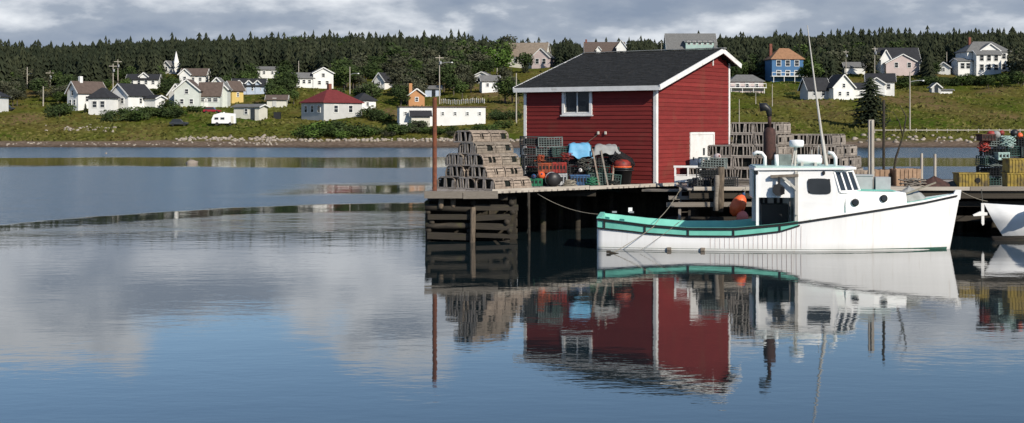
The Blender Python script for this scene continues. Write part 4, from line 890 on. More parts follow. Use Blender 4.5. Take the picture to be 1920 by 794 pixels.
# ------------------------------------------------------------------ lobster traps
TW, TL, TH = .96, .98, .445
PROF_BOW = [(-.48, .03), (-.475, .22), (-.41, .355), (-.27, .435), (.27, .435), (.41, .355), (.475, .22), (.48, .03)]
PROF_BOX = [(-.48, .03), (-.48, .30), (-.47, .40), (-.43, .435), (.43, .435), (.47, .40), (.48, .30), (.48, .03)]
def trap_proto(seed, m, boxy=False):
    PROF = PROF_BOX if boxy else PROF_BOW
    rg = random.Random(seed); fr = MB()
    for x in (-.45, .45): fr.box((x, TL / 2, .03), (.07, TL, .06))
    for y in (.03, TL / 2, TL - .03): fr.box((0, y, .028), (.83, .06, .05))
    for y in (.03, TL / 2, TL - .03):
        for a, b in zip(PROF[:-1], PROF[1:]): fr.beam((a[0], y, a[1]), (b[0], y, b[1]), .045, .04, (0, 1, 0))
    es = MB()
    for y in (.004, TL - .004):
        for x in (-.40, -.25, -.11, .02, .15, .29, .41):
            if rg.random() < .18: continue
            xx = x + rg.uniform(-.025, .025); top = .41 if abs(xx) < .28 or boxy else .33; w = rg.uniform(.03, .055) if boxy else rg.uniform(.045, .085); ln = rg.uniform(-.05, .05)
            es.beam((xx, y, .05), (xx + ln, y, top), w, .014, (0, 1, 0))
        es.box((0, y - .003 if y < .5 else y + .003, .035), (.94, .018, .05)); es.box((0, y - .003 if y < .5 else y + .003, .425), (.92 if boxy else .60, .018, .04))
    oa = rg.choice([(.12, .42), (.34, .52), (.55, .84), (.30, .66), (.42, .60)]); sl = MB()
    def lath(x, z, ang, w, y0=0.0, y1=TL):
        sl.box((x, (y0 + y1) / 2 + rg.uniform(-.01, .01), z), (w, y1 - y0, .014), rot=Matrix.Rotation(ang, 3, 'Y'))
    for sg in (-1, 1):
        for j, (x, z, a) in enumerate((((.495, .085, 1.57), (.495, .18, 1.57), (.495, .27, 1.57), (.49, .36, 1.5), (.40, .452, 0), (.30, .452, 0)) if boxy else ((.495, .085, 1.57), (.488, .175, 1.53), (.462, .275, 1.10), (.395, .375, .8), (.30, .43, .5)))):
            if j in (1, 2): lath(sg * x, z, sg * a, .088, 0, oa[0]); lath(sg * x, z, sg * a, .088, oa[1], TL)
            else: lath(sg * x, z, sg * a, .082)
    for x in (-.18, -.09, 0, .09, .18): lath(x, .452, 0, rg.uniform(.06, .08))
    me = []
    for b, n in ((fr, 'frame'), (es, 'end_slats'), (sl, 'side_laths')):
        q = b.mesh(n); q.materials.append(M['slat'] if n == 'end_slats' else m); me.append((n, q))
    nb_ = MB(); nb_.prism([(x * .88, .11, z * .90 + .01) for x, z in PROF], (0, 0, 0), (0, TL - .22, 0)); q = nb_.mesh('dark_fill'); q.materials.append(M['net']); me.append(('dark_fill', q))  # solid dark fill, the trap's inner shade put in as colour
    return me
TRAPS = [trap_proto(s, M['lath' if s % 3 else 'lathdark']) for s in range(5)]
BOXY = [trap_proto(20 + s, M['greylath'], True) for s in range(5)]
rt = random.Random(12)
def place_trap(loc, rz, label, group, protos=None):
    o = empty('lobster_trap', loc, rz + rt.uniform(-.03, .03), label, 'lobster trap', group)
    for n, me in rt.choice(protos or TRAPS):
        c = obj(n, me, o)
        if n in ('end_slats', 'side_laths'): c['kind'] = 'stuff'
ROWN = ['bottom', 'second', 'third', 'fourth', 'top']
def ordn(i): return ['first', 'second', 'third', 'fourth', 'fifth', 'sixth'][i]
def stack(corner, ang, rows, where, group, protos=None, z0=DZ, pitch=None):
    """corner: near corner; rows: list of (offset along the end face, count, spacing, depth offset, number deep)"""
    ex = Vector((-math.cos(ang), math.sin(ang), 0)); ey = Vector((math.sin(ang), math.cos(ang), 0))
    for r, (o0, n, sp, d0, dp) in enumerate(rows):
        for i in range(n):
            for j in range(dp):
                p = Vector(corner) + ex * (o0 + sp * i + TW / 2) + ey * (d0 + j * (TL + .03)); p.z = z0 + r * (pitch or .428)
                rn = 'top' if r == len(rows) - 1 else ROWN[r]
                lab = 'wooden lobster trap, %s row of %s' % (rn, where)
                if n > 1: lab += ', %s from right' % ordn(i)
                if dp > 1: lab += ', %s' % ('front' if j == 0 else ('behind it' if dp == 2 else ('middle' if j == 1 else 'back')))
                place_trap(p, -ang, lab, group, protos)
# left stack at the wharf end
stack((-.62, 49.85, 0), math.radians(42), [(.0, 3, .99, 0, 2), (.42, 2, 1.14, .02, 2), (.62, 2, .98, .05, 2), (1.0, 1, 1.0, .12, 2), (1.30, 1, 1.0, .2, 2)], 'the wharf-end pyramid', 'traps stacked at the wharf end')
# big stack behind the boat's shelter
RS = P(1462, 0, 54.2)
stack((RS.x, 54.2, 0), math.radians(29), [(-.12, 4, .99, 0, 3), (-.05, 3, 1.0, .03, 3), (.08, 3, .98, .06, 2), (.12, 2, .99, .10, 2), (.25, 2, .86, .2, 2)], 'the stack behind the exhaust', 'traps stacked behind the boat exhaust', protos=BOXY, z0=DZ + .2, pitch=.455)
RS = P(1572, 0, 54.9)
stack((RS.x, 54.9, 0), math.radians(29), [(-.2, 3, 1.0, 0, 3), (-.1, 3, .99, .05, 3), (.12, 2, .98, .1, 3), (.3, 2, .97, .15, 2)], 'the stack behind the radar', 'traps stacked behind the wheelhouse', protos=BOXY, z0=DZ + .18, pitch=.455)
def rack(loc, w, d, h, rz, label):
    o = empty('timber_rack', loc, rz, label, 'rack')
    for y in (0, d): 
        for j in range(2): MB().box((w / 2, y, h - .05 - j * h * .55), (w, .1, .09)).build('beam', M['wood'], o)
    for x in (.1, w / 2, w - .1): MB().box((x, d / 2, h / 2 - .06), (.14, d - .11, h - .02)).build('bearer', M['timber'], o)
rack((P(1462, 0, 54.2).x - 3.2, 56.05, DZ), 3.8, 2.6, .19, -math.radians(29), 'low timber skid under the tall trap stack')
rack((P(1572, 0, 54.9).x - 2.45, 56.45, DZ), 3.0, 2.6, .17, -math.radians(29), 'low timber skid under the right trap stack')

# wire traps
def wire_proto(m, w=.95, l=.55, h=.36, g=.105, seed=0):
    fr = MB(); t = .034
    for a in (-1, 1):
        for b in (-1, 1):
            fr.box((0, a * l / 2, h / 2 + b * h / 2), (w, t, t)); fr.box((a * w / 2, 0, h / 2 + b * h / 2), (t, l, t)); fr.box((a * w / 2, b * l / 2, h / 2), (t, t, h))
    ms = MB(); t = .018
    for i in range(1, int(w / g)):
        x = -w / 2 + i * w / int(w / g)
        for a in (-1, 1): ms.box((x, a * l / 2, h / 2), (t, t, h)); ms.box((x, 0, h / 2 + a * h / 2), (t, l, t))
    for i in range(1, int(h / g) + 1):
        z = i * h / (int(h / g) + 1)
        for a in (-1, 1): ms.box((0, a * l / 2, z), (w, t, t)); ms.box((a * w / 2, 0, z), (t, l, t))
    for i in range(1, int(l / g)):
        y = -l / 2 + i * l / int(l / g)
        for a in (-1, 1): ms.box((a * w / 2, y, h / 2), (t, t, h)); ms.box((0, y, h / 2 + a * h / 2), (w, t, t))
    nt = MB(); nt.box((w * .03, .02, h * .45), (w * .78, l * .78, h * .72)); nt.lathe([(.03, 0), (h * .3, .12), (h * .38, .2)], (-w * .42, 0, h * .5), 8, Matrix.Rotation(math.pi / 2, 3, 'Y'))  # solid dark box filling the wire frame, plus a net funnel
    out = []
    for b, n, mm in ((fr, 'frame', m), (ms, 'wire_mesh', m), (nt, 'dark_fill', M['murk'])):
        q = b.mesh(n); q.materials.append(mm); out.append((n, q))
    return out
WIRE = {k: wire_proto(M[k]) for k in ('wire_green', 'wire_black', 'wire_grey')}
def wire_trap(loc, rot, kind, label, group):
    o = empty('wire_trap', loc, 0, label, 'lobster trap', group); o.rotation_euler = rot if isinstance(rot, tuple) else (rt.uniform(-.05, .05), rt.uniform(-.05, .05), rot)
    for n, me in WIRE[kind]:
        c = obj(n, me, o)
        if n == 'wire_mesh': c['kind'] = 'stuff'
def at(px, d, z=DZ):
    return (P(px, 0, d).x, d, z)
CN = {'wire_green': 'green', 'wire_black': 'black', 'wire_grey': 'pale grey'}
# heap of gear against the long wall of the shed
gl_ = [(1003, 55.2, 0, .2, 'wire_black'), (1042, 55.1, 0, -.1, 'wire_green'), (1003, 55.3, .38, .15, 'wire_black'), (1045, 55.2, .38, .1, 'wire_black'),
       (1002, 55.4, .78, .25, 'wire_black'), (1044, 55.3, .76, -.12, 'wire_black'), (999, 55.5, 1.16, .1, 'wire_black'), (1030, 55.4, 1.14, -.2, 'wire_grey'), (1056, 55.3, 1.13, .2, 'wire_green'),
       (1000, 55.5, 1.54, .3, 'wire_black'), (1032, 55.4, 1.51, 0, 'wire_grey')]
for i, (px, d, z, a, k) in enumerate(gl_):
    wire_trap(at(px, d, DZ + z), a, k, '%s wire trap %s in heap left of the tarp, %s' % (CN[k], ['on the deck', 'one up', 'halfway up', 'near the top', 'at the top'][int(z / .36 + .1)], 'left' if px < 1015 else ('middle' if px < 1040 else 'right')), 'wire traps left of the blue tarp')
for i, (px, d, z, rot, k) in enumerate([(1083, 55.4, .42, .1, 'wire_black'), (1083, 55.4, .80, -.1, 'wire_black'), (1085, 55.4, 1.17, .05, 'wire_green'), (1125, 55.3, 0, .2, 'wire_green'), (1122, 55.3, .38, -.1, 'wire_green'), (1126, 55.3, .76, .3, 'wire_black'), (1136, 55.3, 1.12, .1, 'wire_green')]):
    wire_trap(at(px, d, DZ + z), rot, k, '%s wire trap %s in the heap under the %s cover' % (CN[k], ['lowest', 'second', 'third', 'topmost'][int(z / .37 + .1)], 'blue' if px < 1100 else 'grey'), 'wire traps under the covers')
wire_trap(at(1124, 54.7, DZ + .05), (1.15, 0, .15), 'wire_green', 'green wire trap leaning upright against the heap right of the blue crate', 'leaning traps')
wire_trap(at(1141, 54.75, DZ + .05), (1.2, .1, -.1), 'wire_green', 'green wire trap leaning upright beside the black tub', 'leaning traps')
wire_trap(at(1160, 55.2, DZ + .86), (.5, .5, .4), 'wire_black', 'black wire trap tipped on the right end of the heap above the red lid', 'leaning traps')

def crate(name, loc, rz, d, m, label, cat='crate', group=None):
    w, l, h = d; o = empty(name, loc, rz, label, cat, group); t = .025
    b = MB(); b.box((0, 0, t / 2), (w, l, t))
    for s_ in (-1, 1): b.box((s_ * (w - t) / 2, 0, h / 2), (t, l, h)); b.box((0, s_ * (l - t) / 2, h / 2), (w - 2 * t, t, h))
    b.build('body', m, o)
    r = MB()
    for s_ in (-1, 1): r.box((s_ * w / 2, 0, h - .02), (.05, l + .05, .05)); r.box((0, s_ * l / 2, h - .021), (w - .05, .05, .048))
    r.build('rim', m, o)
    rb = MB(); n = max(3, int(w / .12))
    for i in range(n + 1): rb.box((-w / 2 + w * i / n, -l / 2 - .012, h / 2 - .02), (.025, .022, h - .05))
    for i in range(4): rb.box((w / 2 + .012, -l / 2 + l * i / 3, h / 2 - .02), (.022, .025, h - .05))
    tag(rb.build('ribs', m, o), kind='stuff')
    sl = MB()
    for i in range(n): sl.box((-w / 2 + w * (i + .5) / n, -l / 2 - .004, h * .55), (w / n * .5, .012, h * .35))
    if cat != 'tote': tag(sl.build('slot', M['dark'], o), kind='stuff')
    return o
crate('plastic_crate', at(1022, 54.3, DZ + .5), .05, (.55, .5, .38), M['orangep'], 'orange plastic crate stacked left in the gear heap')
crate('plastic_crate', at(1049, 54.3, DZ + .5), -.05, (.5, .5, .40), M['redp'], 'red plastic crate stacked beside the orange one')
crate('plastic_crate', at(1022, 54.35, DZ), .05, (.6, .5, .46), M['wire_black'], 'black plastic crate on the deck under the orange crate')
crate('plastic_crate', at(1050, 54.3, DZ), .0, (.5, .5, .47), M['grey'], 'grey plastic crate on the deck under the red crate')
crate('plastic_crate', at(1086, 54.2, DZ), .1, (.72, .5, .42), M['blue'], 'bright blue plastic crate on the deck below the blue tarp')
crate('plastic_crate', at(1006, 53.7, DZ), -.1, (.45, .4, .30), M['greenp'], 'green plastic crate at the left end of the gear heap')
def lathe_thing(name, loc, prof, m, label, cat, rot=None, extra=None, n=18):
    o = empty(name, loc, 0, label, cat)
    if rot: o.rotation_euler = rot
    MB().lathe(prof, (0, 0, 0), n).build('body', m, o, True)
    for nm, pr, mm in (extra or []): MB().lathe(pr, (0, 0, 0), n).build(nm, mm, o, True)
    return o
lathe_thing('grey_drum', (at(1036, 53.4)[0], 53.55, DZ + .27), [(.02, -.3), (.26, -.3), (.27, -.25), (.27, .25), (.26, .3), (.02, .3)], M['black'], 'dark grey drum lying on its side before the orange crates', 'drum', (math.pi / 2, 0, .3), [('hoop', [(.28, -.1), (.285, -.08), (.285, -.05), (.28, -.03)], M['grey'])])
lathe_thing('tub', at(1168, 54.9), [(.02, 0), (.30, 0), (.38, .62), (.41, .62), (.41, .68), (.36, .68), (.34, .6), (.02, .58)], M['black'], 'black plastic tub standing at the right end of the gear heap', 'tub', None, [('handle', [(.42, .56), (.44, .56), (.44, .6), (.42, .6)], M['black'])])
lathe_thing('red_basket', (at(1166, 54.9)[0], 54.9, DZ + .585), [(.02, 0), (.30, .0), (.36, .12), (.34, .30), (.22, .40), (.02, .43)], M['redp'], 'bright red plastic basket sitting on the black tub', 'basket', None, [('rim', [(.36, .10), (.385, .10), (.385, .15), (.36, .15)], M['orange'])])
def buoy(loc, r, h, m, label, rot=(0, 0, 0), name='buoy', group=None):
    o = empty(name, loc, 0, label, 'buoy', group); o.rotation_euler = rot
    MB().lathe([(.02, -h / 2), (r * .6, -h * .42), (r * .95, -h * .2), (r, 0), (r * .92, h * .2), (r * .6, h * .4), (r * .2, h * .5), (.02, h * .52)], (0, 0, 0), 18).build('float', m, o, True)
    MB().lathe([(r * .2, h * .46), (r * .22, h * .56), (r * .12, h * .62), (.01, h * .62)], (0, 0, 0), 10).build('eye', M['blue' if m is M['orange'] else 'redp'], o, True)
    return o
buoy(at(1015, 53.6, DZ + .42), .15, .32, M['orange'], 'small orange float at the left of the gear heap above the green crate', (1.2, .3, 0))
buoy(at(1001, 53.5, DZ + .38), .1, .2, M['blue'], 'little blue float resting on the green crate', (1.3, 0, 0))
buoy(at(1088, 54.7, DZ + .58), .08, .16, M['white'], 'little white float in the gear heap above the blue crate', (1.2, .2, 0))
buoy(at(1104, 54.7, DZ + .66), .08, .2, M['wire_grey'], 'little grey float in the gear heap right of the white one', (1.1, .4, 0))
def tarp(name, loc, rz, w, l, drop, m, label, seed=0):
    rg = np.random.RandomState(seed); n = 22; u = np.linspace(-1, 1, n); X, Y = np.meshgrid(u, u)
    ph = rg.uniform(0, 6, 6)
    e = np.maximum(np.abs(X), np.abs(Y)); Z = -drop * np.clip((e - .70) / .22, 0, 1) * (1 + .18 * np.sin(5 * X + ph[0]) * np.cos(4 * Y + ph[1])) + .05 * np.sin(4 * X + ph[2]) * np.sin(3.3 * Y + ph[3]) + .02 * np.sin(11 * X + 7 * Y + ph[4])
    V = np.stack([X * w / 2 * (1 - .05 * (e > .8)), Y * l / 2 * (1 - .05 * (e > .8)), Z], -1).reshape(-1, 3)
    I = (np.arange(n - 1)[:, None] * n + np.arange(n - 1)[None]).ravel()
    o = obj(name, np_mesh(name, V, np.stack([I, I + 1, I + n + 1, I + n], 1), m, True), None, loc, rz)
    sd_ = o.modifiers.new('thickness', 'SOLIDIFY'); sd_.thickness = .012
    return tag(o, label, 'tarp')
tarp('tarp', at(1086, 55.3, DZ + 1.62), .05, 1.15, .95, .52, M['tarp'], 'light blue tarp draped over the top of the gear heap', 1)
tarp('tarp', at(1136, 55.2, DZ + 1.56), -.05, 1.2, .85, .34, M['tarpgrey'], 'grey canvas cover draped right of the blue tarp', 2)
for i, (x0, x1, top, m, lb) in enumerate([(1124, 1111, 1.42, 'lath', 'left of two pale boards leaning on the gear heap'), (1140, 1127, 1.36, 'wood', 'right of two pale boards leaning on the gear heap'), (1148, 1151, .80, 'lath', 'short pale board leaning beside the black tub')]):
    a = Vector(at(x0, 54.1, DZ)); b = Vector(at(x1, 54.85, DZ + top)); o = MB().beam((0, 0, 0), b - a, .06, .025, (0, 1, 0)).build('leaning_board', M[m]); o.location = a; tag(o, lb, 'board')
# coils and black wire traps on the near deck by the boat
for i, (px, z, a, k) in enumerate([(1326, 0, .2, 'wire_black'), (1330, .38, -.15, 'wire_black'), (1336, .76, .1, 'wire_grey'), (1356, .02, .5, 'wire_black')]):
    wire_trap(at(px, 52.3, DZ + z), a, k, '%s wire trap %s before the shed door' % (CN[k], ['on the deck', 'second from the deck', 'topmost', ''][i] or 'at the right end'), 'wire traps at the shed door')
for i, (px, z, r) in enumerate([(1316, 1.0, .12), (1345, 1.16, .14)]): buoy(at(px, 52.25, DZ + z), r, r * 2.2, M['hpink' if i else 'white'], ['small white float on the wire traps before the shed door', 'faded pinkish float on top of the wire traps before the shed door'][i], (1.3, .2, .3))

# far end of the right wharf: crates and a heap of coloured gear
def slat_crate(loc, rz, d, m, label):
    w, l, h = d; o = empty('wooden_crate', loc, rz, label, 'crate'); n = max(3, int(w / .14))
    me = MB().box((0, 0, 0), (w / n * .86, .02, h)).mesh('slat'); me.materials.append(m); me2 = MB().box((0, 0, 0), (.02, l / 4 * .86, h)).mesh('slat'); me2.materials.append(m)
    for i in range(n):
        for s_ in (-1, 1): obj('slat', me, o, (-w / 2 + w * (i + .5) / n, s_ * l / 2, h / 2))
    for i in range(4):
        for s_ in (-1, 1): obj('slat', me2, o, (s_ * w / 2, -l / 2 + l * (i + .5) / 4, h / 2))
    MB().box((0, 0, h - .06), (w - .03, l - .03, .05)).box((0, 0, .05), (w - .03, l - .03, .06)).build('board', m, o)
    MB().box((0, 0, h / 2), (w - .1, l - .1, h - .2)).build('dark_core', M['dark'], o)  # solid dark box filling the crate behind its slats
slat_crate(at(1697, 54.2), .05, (.98, .8, .66), M['crate'], 'large tan slatted crate on the wharf behind the bow')
slat_crate(at(1652, 54.4), -.1, (.55, .6, .62), M['crate'], 'smaller tan slatted crate left of the large one')
slat_crate(at(1614, 54.0, DZ + .0), .08, (.9, .7, .60), M['lath'], 'grey brown slatted crate right of the wheelhouse windows')
fish = crate('fish_tote', at(1820, 52.6), .03, (1.1, .7, .56), M['yellow'], 'yellow fish tote with a dark hand hole on the right wharf', 'tote')
MB().lathe([(.02, -.02), (.10, -.02), (.10, .02), (.02, .02)], (.14, -.37, .28), 12, Matrix.Rotation(math.pi / 2, 3, 'X')).build('hand_hole', M['dark'], fish)
crate('fish_tote', at(1900, 52.4), -.05, (.62, .7, .56), M['yellow'], 'lower of two stacked yellow totes at the right edge', 'tote')
crate('fish_tote', at(1901, 52.4, DZ + .565), .06, (.6, .68, .54), M['yellow'], 'upper of two stacked yellow totes at the right edge', 'tote')
k = 0; rh = random.Random(31)
for r, n in enumerate((5, 5, 4, 4, 3)):
    for i in range(n):
        kd = ['wire_green', 'wire_black', 'wire_black', 'wire_grey', 'wire_green'][(i * 3 + r * 2) % 5]
        px = 1842 + r * 4 + i * 46 * (.55 + .03 * r) + rh.uniform(-3, 3)
        wire_trap(at(px + 8, 54.6 + rh.uniform(-.1, .1), DZ + r * .385), rh.uniform(-.5, .5), kd, '%s wire trap, %s layer of the right-edge heap, %s from left' % (CN[kd], ['bottom', 'second', 'third', 'fourth', 'top'][r], ordn(i)), 'wire traps at the right edge'); k += 1
for px, z, m, r, lb in [(1858, 2.0, 'redp', .15, 'dull red float on the heap at the right edge'), (1840, 1.85, 'white', .12, 'white float at the left top of the right heap'), (1878, 2.05, 'redp', .11, 'red float near the middle of the right heap top'), (1902, 2.05, 'black', .15, 'black float on the right heap top'), (1912, 1.95, 'orange', .12, 'bright orange float at the right end of the heap'), (1896, 1.55, 'white', .1, 'small white float hanging on the right heap'), (1868, 1.98, 'tarpgrey', .16, 'grey float on the right heap top')]:
    buoy(at(px, 54.35, DZ + z), r, r * 2.1, M[m], lb, (rh.uniform(.5, 1.6), rh.uniform(-.5, .5), rh.uniform(0, 3)))
crate('plastic_crate', at(1878, 54.1, DZ + 1.0), .1, (.42, .4, .3), M['hseafoam'], 'pale teal crate wedged in the right heap')
crate('plastic_crate', at(1848, 54.2, DZ + 1.75), .2, (.55, .45, .26), M['rustdark'], 'dark red crate on top of the right heap')
# net heap at the right wharf
def heap(loc, r, h, m, label, seed, name='net_heap'):
    rg = np.random.RandomState(seed); n = 26; V = []; F = []
    for i in range(9):
        t = i / 8
        for k in range(n):
            a = 2 * math.pi * k / n; q = r * (1 - t ** 1.6) * (1 + .18 * math.sin(3 * a + seed) + .1 * math.sin(7 * a + 2 * t * 3) + rg.uniform(-.06, .06)); V.append((q * math.cos(a), q * math.sin(a) * .7, h * t * (1 + rg.uniform(-.08, .08))))
    for i in range(8):
        for k in range(n): F.append((i * n + k, i * n + (k + 1) % n, (i + 1) * n + (k + 1) % n, (i + 1) * n + k))
    o = obj(name, np_mesh(name, np.array(V), np.array(F), m), None, loc); tag(o, label, 'net')
    return o
heap(at(1752, 52.6), .55, .42, M['rustdark'], 'low heap of dark brown fishing net on the wharf right of the bow', 3)
heap(at(1790, 52.9), .5, .25, M['ropedark'], 'flat dark coil of rope beside the yellow tote', 6, 'rope_heap')

def tangle(loc, w, d, h, m, label, seed, turns=7, r=.016, name='rope_coil'):
    rg = random.Random(seed); b = MB()
    for k in range(turns):
        ph = rg.uniform(0, 6.28); rx, ry = w / 2 * rg.uniform(.45, 1), d / 2 * rg.uniform(.45, 1); z = r + h * k / turns; a1, a2 = rg.uniform(.1, .3), rg.uniform(0, 6)
        b.tube([(rx * math.cos(t) * (1 + a1 * math.sin(3 * t + a2)), ry * math.sin(t + .2 * a1), z + h * .18 * abs(math.sin(2 * t + ph))) for t in [ph + 6.1 * i / 22 for i in range(23)]], r, 5)
    o = b.build(name, m, None, True); o.location = loc; return tag(o, label, 'rope')
tangle(at(1068, 53.6), .6, .5, .22, M['rope'], 'pale rope coil on the deck left of the blue crate', 1)
tangle(at(1110, 54.0), .55, .5, .3, M['greenp'], 'green rope coil on the deck right of the blue crate', 2)
tangle(at(1100, 54.8, DZ + .5), .7, .4, .5, M['ropedark'], 'dark rope tangle stuffed above the blue crate', 3, 9)
tangle(at(1062, 54.6, DZ + .95), .5, .4, .3, M['redp'], 'red line bundle beside the red crate', 4, 6, .013)
tangle(at(1014, 54.5, DZ + .92), .5, .4, .25, M['orangep'], 'orange line bundle on the orange crate', 5, 6, .013)
tangle(at(1150, 54.3), .5, .4, .18, M['murk'], 'black rope coil on the deck left of the black tub', 6)
tangle(at(1300, 53.4), .7, .5, .25, M['rope'], 'pale rope coil on the deck right of the white bench', 7)
tangle(at(1866, 54.2, DZ + .7), .6, .4, .4, M['wire_grey'], 'grey rope tangle in the right-edge heap', 8, 8)
tangle(at(1890, 54.2, DZ + 1.5), .6, .4, .4, M['hseafoam'], 'pale teal rope tangle high in the right-edge heap', 9, 8)
tangle(at(1845, 54.2, DZ + 1.3), .5, .4, .4, M['redp'], 'red rope tangle at the left of the right-edge heap', 10, 7)
tangle(at(1712, 52.4), .9, .6, .3, M['wood'], 'grey brown rope pile on the wharf behind the bow', 11, 9, .022)

# ------------------------------------------------------------------ the fishing boat
BY = math.radians(-6.2)
boat = empty('fishing_boat', (3.0, 47.85, 0), BY, 'white lobster boat with teal gunwale and black rub rails moored at the wharf', 'fishing boat')
BL = 12.1
US = np.array([0, 1, 2, 3.1, 4.6, 6.2, 7, 8, 9.2, 10.4, 11.3, 12.1])
SH = np.interp
def sheer(u): 
    xs = [0, .8, 1.65, 3.05, 4.55, 6.1, 6.75, 8.0, 9.3, 10.8, 12.1]; zs = [1.02, .93, .83, .735, .745, .90, 1.0, 1.19, 1.38, 1.59, 1.82]
    return float(np.interp(u, xs, zs)) 
def halfb(u): return float(np.interp(u, [0, .6, 2, 4, 5.5, 7, 8.2, 9.4, 10.4, 11.2, 11.8, 12.1], [1.42, 1.55, 1.70, 1.78, 1.79, 1.72, 1.55, 1.24, .88, .52, .20, .045]))
def halfw(u): return float(np.interp(u, [0, 2, 4, 5.5, 7, 8.2, 9.4, 10.4, 11.2, 12.1], [1.40, 1.67, 1.74, 1.74, 1.63, 1.40, 1.04, .69, .37, .035]))
def hull_pt(u, z, side):
    s = sheer(u); t = max(0, min(1.1, z / s)); b = halfw(u) + (halfb(u) - halfw(u)) * t ** 1.25
    if z < 0: b = halfw(u) * max(.05, (1 + z / .55) ** .5)
    fu = max(0, (u - 9.0) / 3.1); rk = -.33 * fu ** 2 * (1 - t if z >= 0 else 1 - z * .8)
    return Vector((u + rk, side * b, z))
uu = np.concatenate([np.linspace(0, 9, 46), np.linspace(9.15, 12.1, 26)])
lv = [1.0, .86, .72, .58, .44, .3, .16, .05, 0]
zs_low = [-.15, -.35, -.5]
def hull():
    V = []; F = []; n = len(lv) + len(zs_low)
    for side in (-1, 1):
        b0 = len(V)
        for u in uu:
            s = sheer(u)
            for l in lv: V.append(hull_pt(u, s * l, side))
            for z in zs_low: V.append(hull_pt(u, z, side))
        for i in range(len(uu) - 1):
            for j in range(n - 1): F.append((b0 + i * n + j, b0 + i * n + j + 1, b0 + (i + 1) * n + j + 1, b0 + (i + 1) * n + j))
    m = len(uu) * n
    for j in range(n - 1): F.append((j, j + 1, m + j + 1, m + j))            # transom
    e = (len(uu) - 1) * n
    for j in range(n - 1): F.append((e + j, e + j + 1, m + e + j + 1, m + e + j))
    return MB().add(V, F)
# streaked white topsides
hm, ht, hb = new_mat('white_planked_hull'); N = ht.nodes; L = ht.links
tcn = N.new('ShaderNodeTexCoord'); sp = N.new('ShaderNodeSeparateXYZ'); L.new(tcn.outputs['Object'], sp.inputs[0])
nz = N.new('ShaderNodeTexNoise'); nz.inputs['Scale'].default_value = 1.6; nz.inputs['Detail'].default_value = 5; mp = N.new('ShaderNodeMapping'); mp.inputs['Scale'].default_value = (5, 1, .5); L.new(tcn.outputs['Object'], mp.inputs[0]); L.new(mp.outputs[0], nz.inputs['Vector'])
cr = N.new('ShaderNodeValToRGB'); L.new(nz.outputs[0], cr.inputs[0]); cr.color_ramp.elements[0].position = .35; cr.color_ramp.elements[1].position = .7
cr.color_ramp.elements[0].color = (.86, .86, .85, 1); cr.color_ramp.elements[1].color = (.82, .82, .81, 1)
lowr = N.new('ShaderNodeMapRange'); L.new(sp.outputs[2], lowr.inputs[0]); lowr.inputs[1].default_value = .30; lowr.inputs[2].default_value = .03; lowr.inputs[3].default_value = 0; lowr.inputs[4].default_value = .55
gn = N.new('ShaderNodeTexNoise'); gn.inputs['Scale'].default_value = 1.1; L.new(tcn.outputs['Object'], gn.inputs['Vector'])
mlt = N.new('ShaderNodeMath'); mlt.operation = 'MULTIPLY'; L.new(lowr.outputs[0], mlt.inputs[0]); L.new(gn.outputs[0], mlt.inputs[1])
mxn = N.new('ShaderNodeMix'); mxn.data_type = 'RGBA'; L.new(mlt.outputs[0], mxn.inputs[0]); L.new(cr.outputs[0], mxn.inputs[6]); mxn.inputs[7].default_value = (.30, .29, .22, 1)
sn = N.new('ShaderNodeTexNoise'); sn.inputs['Scale'].default_value = 2.0; sn.inputs['Detail'].default_value = 6; sm = N.new('ShaderNodeMapping'); sm.inputs['Scale'].default_value = (4.5, 1, .35); L.new(tcn.outputs['Object'], sm.inputs[0]); L.new(sm.outputs[0], sn.inputs['Vector'])
sr = N.new('ShaderNodeMapRange'); L.new(sn.outputs[0], sr.inputs[0]); sr.inputs[1].default_value = .60; sr.inputs[2].default_value = .80; sr.inputs[3].default_value = 0; sr.inputs[4].default_value = .45
m2 = N.new('ShaderNodeMix'); m2.data_type = 'RGBA'; L.new(sr.outputs[0], m2.inputs[0]); L.new(mxn.outputs[2], m2.inputs[6]); m2.inputs[7].default_value = (.52, .44, .35, 1)      # rain and rust streaks
L.new(m2.outputs[2], hb.inputs['Base Color']); hb.inputs['Roughness'].default_value = .4
hb_o = hull().build('hull', hm, boat, True)
def strip(z_top, z_bot, u0, u1, off, sides=(-1,), n=60):
    b = MB(); V = []; F = []
    for side in sides:
        b0 = len(V)
        for i in range(n + 1):
            u = u0 + (u1 - u0) * i / n
            zt, zb_ = z_top(u), z_bot(u)
            for z, o in ((zt, 0), (zt, off), (zb_, off), (zb_, 0)): V.append(hull_pt(u, z, side) + Vector((0, side * o, 0)))
        for i in range(n):
            for j in range(4): F.append((b0 + i * 4 + j, b0 + i * 4 + (j + 1) % 4, b0 + (i + 1) * 4 + (j + 1) % 4, b0 + (i + 1) * 4 + j))
        F += [(b0, b0 + 1, b0 + 2, b0 + 3), tuple(b0 + n * 4 + k for k in range(4))]
    return b.add(V, F)
low = lambda u: sheer(u) - float(np.interp(u, [0, 1, 3, 5, 6.0, 6.7], [.30, .27, .24, .24, .22, .10]))
